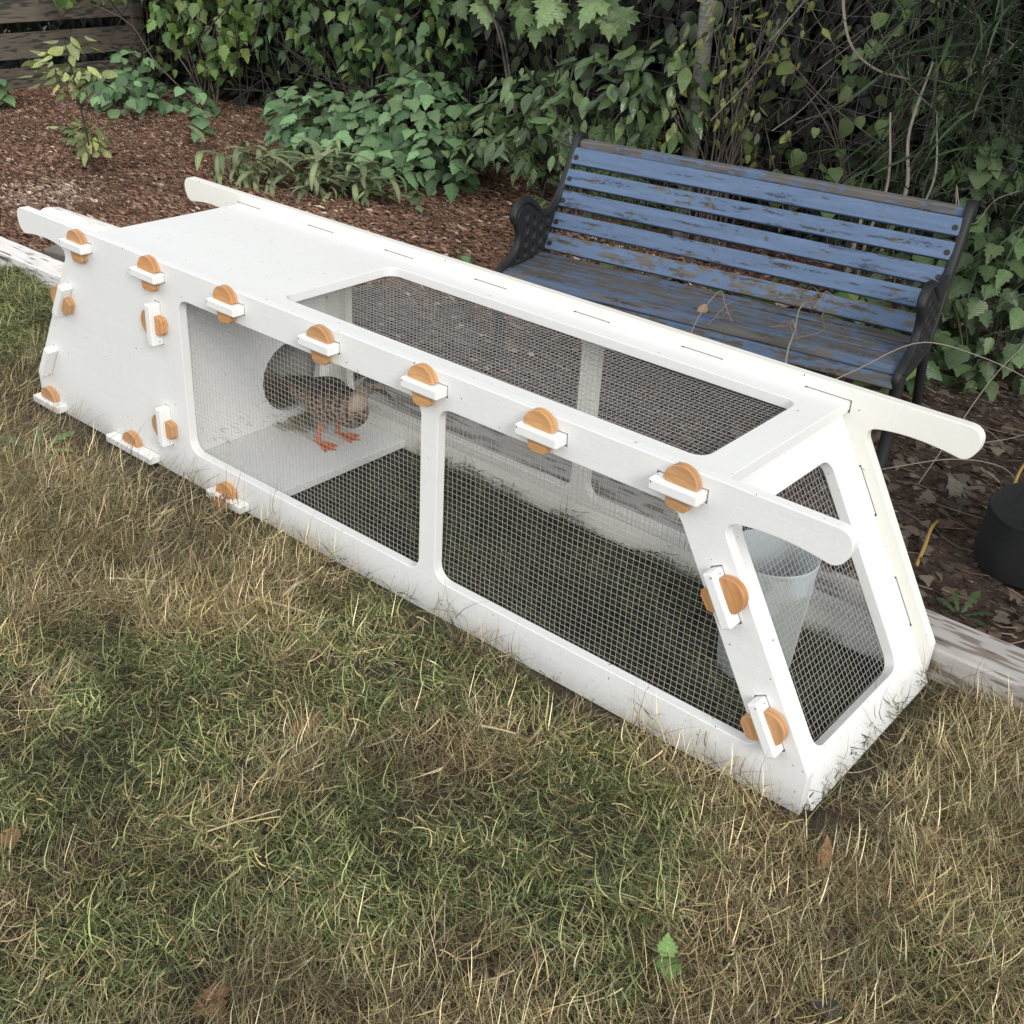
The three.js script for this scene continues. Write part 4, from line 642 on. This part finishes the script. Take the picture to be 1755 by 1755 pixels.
{
  let bx = [[-0.3, 0.62, -2.5, 0.3, 0.3, 0.16], [0.0, 0.85, -2.5, 0.3, 0.28, 0.16], [0.2, 0.6, -2.4, 0.2, 0.25, 0.14], [-0.1, 0.45, -2.2, 0.25, 0.15, 0.12]];
  plant('heart_leaved_vine', 'dim green vine with rounded leaves hanging among bare canes above the bench', 'vine', [0, 0, -2.5], cloud(bx, 120, 0.035, 0.07, { up: 0.2, face: 0.55, tip: -1 }), ROUND, [[0.075, 0.115, 0.04], [0.055, 0.09, 0.035], [0.1, 0.14, 0.045]], { max: 120, stems: stemsTo([0, 0, -2.5], bx, 14, 0.004, twigMat) });
  bx = [[0.62, 0.26, -1.98, 0.25, 0.26, 0.16], [0.42, 0.22, -2.1, 0.2, 0.2, 0.14], [0.85, 0.3, -2.1, 0.2, 0.25, 0.15], [0.5, 0.55, -2.25, 0.2, 0.2, 0.12]];
  plant('shade_ivy', 'dark green ivy spilling down behind the right end of the bench', 'ivy', [0.6, 0, -2.05], cloud(bx, 360, 0.045, 0.085, { up: 0.5, face: 0.4, tip: -0.8 }), LOBED.concat(ROUND), [[0.065, 0.105, 0.048], [0.05, 0.085, 0.04], [0.085, 0.125, 0.06]], { max: 140, stems: stemsTo([0.6, 0, -2.05], bx, 6, 0.004) });
  bx = [[-0.25, 0.1, -1.75, 0.3, 0.12, 0.15], [0.15, 0.12, -1.85, 0.3, 0.14, 0.14], [0.45, 0.14, -1.75, 0.2, 0.14, 0.12], [-0.55, 0.1, -1.6, 0.14, 0.1, 0.12]];
  plant('low_ivy', 'low green leaves growing under and behind the bench slats', 'ivy', [0, 0, -1.8], cloud(bx, 190, 0.05, 0.085, { up: 0.9 }), LOBED.concat(ROUND), GD.concat(G1), { max: 120 });
}
{ // hanging grassy blades at the edge of the picture
  const L = []; for (let i = 0; i < 900; i++) { const x = rr(0.05, 1.0), z = -2.35 + gauss() * 0.12 + (x - 0.2) * 0.25, y = rr(0.15, 1.25), a = rr(0, 6.283), e = rr(0.2, 1.3), out = V(Math.cos(a), 0, Math.abs(Math.sin(a)) * 0.8 + 0.2).normalize(); L.push({ p: V(x, y, z), q: orient(V(0, Math.cos(e), 0).addScaledVector(out, -Math.sin(e)).add(V(gauss() * 0.5, 0, gauss() * 0.3)), out.multiplyScalar(Math.cos(e)).add(V(0, Math.sin(e) * (rnd() < 0.6 ? 1 : -1), 0))), s: rr(0.2, 0.42) }); }
  plant('hanging_grass', 'tall wispy dark grass blades spilling from the hedge right of the bench', 'grass', [0.5, 0, -2.3], L, BLADE, [[0.045, 0.08, 0.036], [0.06, 0.095, 0.042], [0.03, 0.056, 0.026]], { max: 120, part: 'blade' });
}
{ // little trees and seedlings in the mulch
  const L = [], add = (c, n, R, s0, s1) => { for (let i = 0; i < n; i++) { const d = V(gauss(), gauss() * 0.7, gauss()), p = V(...c).addScaledVector(d, R); L.push({ p, q: orient(V(gauss() * 0.7, 0.7, gauss() * 0.7), V(d.x, -0.25 + d.y * 0.4, d.z + 0.3)), s: rr(s0, s1) }); } };
  add([-3.60, 0.47, -1.28], 40, 0.13, 0.05, 0.085); add([-3.53, 0.44, -1.34], 30, 0.11, 0.05, 0.08); add([-3.57, 0.6, -1.3], 12, 0.07, 0.06, 0.09); add([-3.57, 0.17, -1.36], 55, 0.1, 0.045, 0.08);
  plant('young_tree', 'young tree with thin bare stem and two tiers of yellowish leaves in the mulch', 'sapling', [-3.49, 0, -1.33], L, OVAL, [[0.22, 0.26, 0.1], [0.17, 0.21, 0.085], [0.29, 0.31, 0.14], [0.12, 0.16, 0.07]], { max: 140, stems: [{ pts: [[-3.49, 0, -1.33], [-3.5, 0.16, -1.32], [-3.53, 0.38, -1.31], [-3.57, 0.62, -1.3]], r: 0.0055, r1: 0.003, m: twigDark }, { pts: [[-3.52, 0.35, -1.31], [-3.6, 0.45, -1.28], [-3.68, 0.5, -1.24]], r: 0.004, m: twigDark }, { pts: [[-3.53, 0.38, -1.31], [-3.46, 0.46, -1.36], [-3.4, 0.5, -1.4]], r: 0.004, m: twigDark }, { pts: [[-3.5, 0.1, -1.32], [-3.57, 0.16, -1.34], [-3.62, 0.18, -1.36]], r: 0.003, m: twigDark }] });
  const sd = (x, z, h, label, n, s) => { const A = []; for (let i = 0; i < n; i++) { const t = 0.3 + 0.7 * i / n, a = i * 2.4 + x; A.push({ p: V(x + Math.cos(a) * 0.012, h * t, z + Math.sin(a) * 0.012), q: orient(V(Math.cos(a) * 0.3, 1, Math.sin(a) * 0.3), V(Math.cos(a), 0.1, Math.sin(a))), s: s * rr(0.5, 0.95) }); } plant('seedling', label, 'seedling', [x, 0, z], A, ROUND.concat(LOBED.slice(0, 3)), GB, { max: 60, stems: [{ pts: [[x, 0, z], [x + 0.01, h * 0.6, z], [x, h, z + 0.01]], r: 0.004 }] }); };
  sd(-3.63, -2.08, 0.22, 'small seedling with broad green leaves standing alone in the mulch', 11, 0.1);
  sd(-3.98, -2.3, 0.16, 'smaller pale seedling farther back in the mulch near the hedge', 9, 0.075);
  sd(-1.95, -2.02, 0.14, 'light green sprout at the mulch edge left of the bench', 9, 0.06);
  sd(-1.28, -1.6, 0.07, 'tiny seedling in the mulch just left of the bench arm', 8, 0.055);
  sd(-5.1, -1.75, 0.2, 'dark leafy seedling against the lowest fence board', 12, 0.1);
}
// ---------- fences, pole, canes ----------
{
  const f = thing('board_fence', 'dark weathered horizontal board fence with open gaps in the corner of the garden', 'fence', [-5.55, 0, -1.2]);
  srand(900);
  for (const [y0, y1] of [[0.005, 0.15], [0.202, 0.355], [0.415, 0.57], [0.62, 0.78]]) { const b = mesh('board', uvTri(rbox(0.025, y1 - y0, 3.6, 0.004), rnd(), rnd()), fenceMat[Math.floor(rnd() * 3)], f); b.position.set(0, (y0 + y1) / 2, 0.01); }
  const p = mesh('post', uvTri(rbox(0.09, 1.3, 0.09, 0.006), 0.3, 0.6), fenceMat[1], f); p.position.set(0.0, 0.62, -1.80);
  const w = thing('wire_fence', 'old rusty wire stock fence strung along the foot of the hedge', 'wire fence', [-5.5, 0, -2.98]);
  const rust = std({ color: C(0.2, 0.17, 0.15), roughness: 0.7, metalness: 0.3 }), hz = [], vt = [];
  for (let k = 0; k < 10; k++) { const pts = []; for (let i = 0; i <= 30; i++) pts.push(V(i * 0.24, 0.12 + k * 0.125 + 0.012 * Math.sin(i * 1.7 + k) - 0.008 * Math.cos(i * 0.9), 0.012 * Math.sin(i * 2.3 + k * 2))); hz.push(tube(pts, 0.0016, 0.0016, 30, 4, false)); }
  for (let i = 0; i < 46; i++) { const x = i * 0.155 + 0.05; vt.push(tube([V(x, 0.1, 0), V(x + 0.012 * Math.sin(i * 3), 0.6, 0.01), V(x + 0.01 * Math.sin(i * 5), 1.27, 0)], 0.0014, 0.0014, 6, 4)); }
  mesh('wire_mesh', mergeGeometries([...hz, ...vt]), rust, w);
  for (const x of [2.4, 6.6]) { const q = mesh('post', uvTri(new THREE.CylinderGeometry(0.03, 0.035, 1.6, 10), x), barkMat, w); q.position.set(x, 0.75, -0.06); }
  const pl = mesh('wooden_pole', uvTri(tube([[0, -0.05, 0], [0.006, 0.6, 0], [-0.004, 1.2, 0.003], [0.01, 2.4, 0]], 0.036, 0.03, 14, 12), 0.2, 0.4), std({ map: woodTex([0.24, 0.24, 0.2], [0.15, 0.145, 0.125], 0.5, 211), roughness: 0.95 })); pl.position.set(-0.93, 0, -2.66);
  tag(pl, 'grey wooden pole standing in the hedge behind the bench', 'pole');
}
{ // bare canes and dead stems
  srand(910);
  const t = thing('bare_canes', 'tangle of thin bare brown canes in the hedge above the bench', 'canes', [-0.1, 0, -2.45]);
  for (let i = 0; i < 90; i++) { const x = rr(-0.5, 0.5), y = rr(0.25, 1.15), z = rr(-0.25, 0.18), a = rnd() < 0.65 ? rr(0.4, 1.2) : rr(1.8, 2.9), l = rr(0.25, 0.75), dx = Math.cos(a) * l / 2, dy = Math.sin(a) * l / 2; mesh('cane', tube([V(x - dx, y - dy, z), V(x + gauss() * 0.03, y + 0.03 * gauss() - 0.02, z + gauss() * 0.05), V(x + dx, y + dy, z + gauss() * 0.08)], rr(0.0014, 0.0032), 0.001, 8, 4), [twigMat, twigDark, twigPale, twigDark, twigDark][i % 5], t); }
  const c = thing('bent_branch', 'pale bent branch arching through the dark hedge above the bench', 'branch', [0, 0, -2.3]);
  mesh('branch', tube([[-0.19, 1.2, 0], [-0.165, 1.06, 0], [-0.1, 0.95, 0.02], [0.0, 0.89, 0.02], [0.13, 0.87, 0]], 0.0062, 0.004, 20, 7), twigPale, c);
  const r = thing('vine_trunk', 'gnarled brown vine stems rising behind the bench back', 'vine stems', [0.2, 0, -2.15]);
  for (const [p, rad] of [[[[0, -0.02, 0], [0.01, 0.3, 0], [0.06, 0.55, 0.02], [0.02, 0.72, 0], [0.03, 0.95, -0.05]], 0.0095], [[[-0.05, 0, 0.02], [-0.04, 0.35, 0.03], [-0.01, 0.55, 0.02], [-0.06, 0.78, 0]], 0.0075], [[[0.08, 0, 0], [0.1, 0.4, 0.02], [0.15, 0.6, 0.03], [0.1, 0.8, 0]], 0.006], [[[-0.09, 0, 0.04], [-0.075, 0.3, 0.05], [-0.06, 0.5, 0.05]], 0.011]]) mesh('stem', tube(p, rad, rad * 0.45, 22, 7), twigPale, r);
  const v = (name, label, pts, r0) => tag(mesh(name, tube(pts, r0, r0 * 0.55, 30, 5), twigPale), label, 'runner');
  v('dry_runner', 'dry runner arching over the bench seat front and out to the right', [[0.66, 0.34, -0.66], [0.71, 0.37, -0.88], [0.77, 0.39, -1.16], [0.88, 0.36, -1.26], [1.0, 0.3, -1.36], [1.15, 0.2, -1.45]], 0.0020);
  v('dry_runner', 'dry runner lying low behind the coop handle', [[0.7, 0.03, -0.95], [0.83, 0.1, -0.98], [0.95, 0.14, -1.06], [1.04, 0.1, -1.2], [1.08, 0.02, -1.3]], 0.0017);
  v('dry_runner', 'upright dry stem crossing the dark soil right of the bench', [[0.86, 0.01, -1.12], [0.9, 0.14, -1.14], [0.93, 0.3, -1.3], [0.96, 0.38, -1.45]], 0.0019);
  v('dry_runner', 'thin dry runner curling over the soil between bench leg and black pot', [[0.8, 0.02, -1.35], [0.95, 0.05, -1.5], [1.05, 0.08, -1.62], [1.2, 0.04, -1.75]], 0.0015);
  v('dry_runner', 'pale curled tendril hanging in front of the grass right of the bench', [[0.5, 0.5, -2.0], [0.47, 0.62, -2.0], [0.52, 0.53, -1.98], [0.56, 0.52, -1.98], [0.6, 0.6, -2.0], [0.66, 0.64, -2.02]], 0.0022);
  // dead flower stem on the seat
  const d = thing('dead_flower_stem', 'dried brown flower stem lying across the bench seat', 'dead stem', [0.46, 0.325, -1.07]);
  mesh('stem', tube([[0.16, -0.02, 0.38], [0.06, 0.03, 0.2], [0.0, 0.045, 0.05], [-0.07, 0.06, -0.12], [-0.06, 0.075, -0.2]], 0.0034, 0.002, 20, 5), twigPale, d);
  mesh('stem', tube([[0.02, 0.04, 0.1], [0.06, 0.05, 0.0], [0.0, 0.06, -0.12], [0.1, 0.08, -0.3], [0.22, 0.1, -0.42]], 0.0022, 0.0014, 16, 5), twigMat, d);
  mesh('stem', tube([[-0.24, 0.0, 0.2], [-0.28, 0.03, 0.08], [-0.3, 0.06, -0.05], [-0.24, 0.05, 0.02], [-0.18, 0.03, 0.08]], 0.0018, 0.0012, 16, 5), twigPale, d);
  for (let i = 0; i < 34; i++) { const c2 = i < 14 ? [-0.05, 0.07, -0.16] : i < 22 ? [0.0, 0.045, 0.04] : [-0.24, 0.02, 0.04], a = rr(0, 6.28), l = rr(0.02, 0.075), e = V(c2[0] + Math.cos(a) * l, c2[1] + rr(-0.02, 0.035), c2[2] + Math.sin(a) * l * 1.2); mesh('twig', tube([V(c2[0] + gauss() * 0.02, c2[1], c2[2] + gauss() * 0.03), V((c2[0] + e.x) / 2 + gauss() * 0.015, c2[1] + rr(0, 0.03), (c2[2] + e.z) / 2 + gauss() * 0.015), e], rr(0.0008, 0.002), 0.0007, 8, 4), i % 3 ? twigMat : twigPale, d); }
  for (const [x, y, z] of [[-0.06, 0.075, -0.2], [-0.03, 0.066, -0.12]]) mesh('seed_head', new THREE.IcosahedronGeometry(0.011, 1).scale(1, 0.7, 1.2).translate(x, y, z), twigMat, d);
  const bl = (name, label, geo, mat, p, q, s) => { const m = mesh(name, geo, mat); m.position.set(...p); m.quaternion.copy(q); m.scale.setScalar(s); return tag(m, label, 'dry leaf'); };
  bl('fallen_leaf', 'small tan leaf lying on the bench seat slats', OVAL[1], dryMat[1], [0.12, 0.335, -1.11], orient(V(0.2, 1, 0.4), V(0.3, 0, 1)), 0.055);
  const lf = [['brown curled maple leaf in the grass at the bottom of the lawn', MAPLE[1], 0, [0.785, 0.03, 1.225], [0.1, 1, 0.35], [1, 0.15, 0.3], 0.055], ['long brown leaf lying in the lawn left of centre', POINTED[1], 2, [0.45, 0.025, 0.78], [0.7, 0.8, 0.3], [0.1, 0.25, -1], 0.085], ['rust coloured leaf standing in the dry grass below the coop corner', OVAL[4], 0, [1.335, 0.025, 0.40], [0.8, 0.5, 0.6], [-0.3, 0.6, -0.7], 0.06], ['orange brown leaf at the left border of the lawn', ROUND[0], 0, [0.3, 0.03, 1.25], [0.1, 1, 0.2], [0.6, 0, 0.3], 0.036], ['tan maple leaf in the grass near the droppings', MAPLE[0], 1, [-0.03, 0.028, 0.55], [0.1, 1, 0.5], [0.8, 0, 0.4], 0.06], ['crumpled brown leaf under the near lower edge of the coop', MAPLE[1], 0, [-0.33, 0.02, 0.325], [0.2, 0.8, 0.8], [-0.5, 0.3, 0.2], 0.07], ['pale brown leaf in the dry grass right of the coop corner', ROUND[2], 1, [1.42, 0.02, 0.17], [0.1, 1, 0.2], [0.6, 0, 0.5], 0.045], ['grey dead leaf on the dark soil left of the black pot', MAPLE[1], 3, [0.92, 0.03, -1.17], [0.3, 1, 0.1], [0.8, 0, -0.4], 0.1]];
  for (const [l, g, k, p, n, tp, s] of lf) bl('fallen_leaf', l, g, dryMat[k], p, orient(V(...n), V(...tp)), s);
  const lm = [], lc = []; srand(930);
  for (let i = 0; i < 900; i++) { const x = rr(0.15, 1.9), z = rr(-2.1, -0.48); if (x < 0.5 && rnd() < 0.5) continue; lm.push(M4(V(x, rr(0.005, 0.025), z), orient(V(gauss() * 0.5, 1, gauss() * 0.5), V(gauss(), 0, gauss())), rr(0.02, 0.05))); const f = rr(0.4, 1.2); lc.push(rnd() < 0.5 ? C(0.085 * f, 0.058 * f, 0.038 * f) : C(0.12 * f, 0.1 * f, 0.074 * f)); }
  tag(inst('leaf_litter', LOBED[4], std({ color: C(1, 1, 1), vertexColors: true, roughness: 0.9 }), lm, lc), 'dead brown leaf litter on the shaded soil right of the bench', 'leaf litter');
  const km = [], kc = []; for (let i = 0; i < 170; i++) { const rt = rnd() < 0.7, x = rt ? rr(0.5, 1.9) : rr(-4.2, -0.6), z = rr(-2.0, -0.5); km.push(M4(V(x, rr(0.006, 0.02), z), euler(rr(0, 6.28), rr(-0.15, 0.15), Math.PI / 2 + rr(-0.2, 0.2)), V(0.5, rr(0.05, 0.24), 0.5))); const f = rr(0.5, 1.2); kc.push(C(0.26 * f, 0.19 * f, 0.135 * f)); }
  tag(inst('fallen_twigs', tube([[0, -0.5, 0], [0.04, 0, 0.02], [0, 0.5, 0]], 0.004, 0.002, 5, 4), std({ color: C(1, 1, 1), roughness: 0.9 }), km, kc), 'short broken twigs scattered over the mulch and soil', 'twigs');
}
{
  const w = mesh('broken_wood', uvTri(rbox(0.2, 0.05, 0.07, 0.012), 0.4, 0.2), barkMat); w.position.set(-2.33, 0.03, -0.47); w.rotation.set(0.1, 0.1, 0.05); tag(w, 'dark broken piece of wood lying between white timber and pale log', 'wood piece');
}
{ // black fabric pot and yellow rope
  const p = thing('grow_pot', 'black fabric grow pot on the dark soil at the right border', 'plant pot', [1.252, 0, -0.93]); p.scale.set(1.09, 1.03, 1.09);
  const pr = [[0.001, 0], [0.132, 0], [0.139, 0.004], [0.1385, 0.05], [0.1355, 0.1], [0.133, 0.136], [0.1345, 0.138], [0.1345, 0.147], [0.1315, 0.149], [0.1295, 0.146], [0.1285, 0.135], [0.127, 0.06], [0.06, 0.068], [0.001, 0.064]].map(([x, y]) => new THREE.Vector2(x, y)), g = new THREE.LatheGeometry(pr, 64), q = g.attributes.position;
  for (let i = 0; i < q.count; i++) { const x = q.getX(i), z = q.getZ(i), a = Math.atan2(z, x), k = 1 + 0.02 * Math.sin(a * 3 + 1) + 0.012 * Math.sin(a * 7); q.setX(i, x * k); q.setZ(i, z * k); q.setY(i, q.getY(i) * (1 + 0.03 * Math.sin(a * 2))); }
  g.computeVertexNormals(); mesh('pot_wall', g, std({ color: C(0.008, 0.0085, 0.009), roughness: 0.95, map: texture(128, 128, (u, v) => 0.6 + 0.5 * vnoise(u * 60, v * 60, 4, 60, 60)) }), p);
  const yel = std({ color: C(0.34, 0.225, 0.06), roughness: 0.6 });
  tag(mesh('yellow_rope', tube([[1.035, 0.005, -0.70], [1.022, 0.025, -0.77], [1.0, 0.03, -0.86], [0.985, 0.008, -0.95]], 0.0046, 0.0044, 16, 8), yel), 'short piece of yellow rope showing from the soil beside the coop', 'rope');
  tag(mesh('yellow_rope', tube([[1.06, 0.005, -1.3], [1.048, 0.03, -1.38], [1.04, 0.02, -1.5], [1.05, 0, -1.62]], 0.0046, 0.0046, 14, 8), yel), 'yellow rope end sticking up behind the black pot', 'rope');
}
{ // weeds and litter on the lawn
  const weed = (label, c, ls) => { const L = ls.map(([a, e, s0, s = s0 * (c[0] > 0 ? 0.72 : 1)]) => ({ p: V(c[0] + Math.cos(a) * 0.01, 0.012, c[2] + Math.sin(a) * 0.01), q: orient(V(-Math.cos(a) * Math.sin(e), Math.cos(e), -Math.sin(a) * Math.sin(e)), V(Math.cos(a) * Math.cos(e), Math.sin(e), Math.sin(a) * Math.cos(e))), s })); plant('dandelion', label, 'weed', c, L, [leafGeo([[0.05, 0.08], [0.1, 0.2], [0.05, 0.26], [0.13, 0.4], [0.07, 0.45], [0.17, 0.6], [0.1, 0.66], [0.15, 0.78], [0.07, 0.9]], 0.3, 0.5)], c[0] > 0 ? [[0.038, 0.062, 0.026], [0.05, 0.075, 0.032]] : [[0.075, 0.125, 0.048], [0.09, 0.145, 0.055]], { max: 40 }); };  // weed by the pot: shade is put into its darker leaf tones
  weed('broad leaved green weed in the bare grass left of the coop', [-0.93, 0, 0.47], [[2.6, 0.5, 0.12], [1.6, 0.35, 0.11], [0.2, 0.4, 0.09], [3.6, 0.5, 0.1], [-0.6, 0.4, 0.08], [-1.6, 0.5, 0.1]]);
  weed('green weed, shade put into its leaf colour, in the soil at the timber edging near the black pot', [1.2, 0, -0.55], [[-2.2, 0.6, 0.09], [-1.4, 0.8, 0.1], [-0.5, 0.5, 0.09], [0.2, 0.4, 0.08], [3.4, 0.4, 0.07], [-2.8, 0.4, 0.08]]);
  const A = [[-2.2, 0.5, 0.036, 0.048], [0.9, 0.15, 0.042, 0.042], [2.4, 0.3, 0.014, 0.03]].map(([a, e, s, y]) => ({ p: V(1.25, y, 0.735), q: orient(V(-Math.cos(a) * Math.sin(e), 1, -Math.sin(a) * Math.sin(e)), V(Math.cos(a), Math.sin(e), Math.sin(a))), s }));
  plant('seedling', 'small bright green two leaved seedling in the grass at the bottom of the lawn', 'seedling', [1.25, 0, 0.735], A, LOBED.slice(0, 2), [[0.12, 0.21, 0.07], [0.14, 0.23, 0.08]], { max: 10, stems: [{ pts: [[1.25, 0, 0.735], [1.252, 0.03, 0.737], [1.25, 0.05, 0.735]], r: 0.0015 }] });
  const poo = std({ color: C(0.022, 0.022, 0.028), roughness: 0.6 }), dg = new THREE.IcosahedronGeometry(0.011, 2), pp = dg.attributes.position; for (let i = 0; i < pp.count; i++) { const x = pp.getX(i), y = pp.getY(i), z = pp.getZ(i), k = 1 + 0.35 * (vnoise(x * 150 + 9, z * 150 + y * 90, 6) - 0.5); pp.setXYZ(i, x * k * 1.3, y * k * 0.8, z * k); } dg.computeVertexNormals();
  for (const [x, z, l] of [[-0.24, 0.595, 'dark dropping on the grass nearest the solid end of the coop'], [0.132, 0.512, 'dark dropping beside the crossed straws in the grass'], [-0.03, 0.49, 'dark dropping beside the tan maple leaf'], [1.465, 0.64, 'dark lump in the grass at the bottom right border'], [-0.74, 0.665, 'dark dropping at the left border of the lawn']]) { const m = mesh('dropping', dg, poo); m.position.set(x, 0.026, z); m.rotation.y = x * 9; m.scale.setScalar(x > 1 ? 1.6 : 1); tag(m, l, 'dropping', 'droppings on the lawn'); }
  const sm = std({ color: C(0.46, 0.38, 0.23), roughness: 0.8 });
  for (const [a, b, r, l] of [[[-0.24, 0.03, 0.71], [-0.15, 0.035, 0.65], 0.0028, 'pale straw stick lying in the grass left of the droppings'], [[0.075, 0.035, 0.41], [0.085, 0.03, 0.495], 0.0048, 'short flat straw piece pointing at the coop'], [[0.03, 0.03, 0.545], [0.17, 0.035, 0.5], 0.0042, 'long flat straw crossing beside a dropping'], [[0.69, 0.035, 0.52], [0.755, 0.04, 0.497], 0.003, 'cream straw bit in the grass below the coop rail'], [[0.55, 0.045, 1.04], [0.6, 0.05, 0.93], 0.0016, 'thin bright straw standing out of the grass near the bottom']]) tag(mesh('straw_stick', tube([a, [(a[0] + b[0]) / 2, a[1] + 0.004, (a[2] + b[2]) / 2], b], r, r * 0.7, 6, 5), sm), l, 'straw');
}

renderer.render(scene, camera);
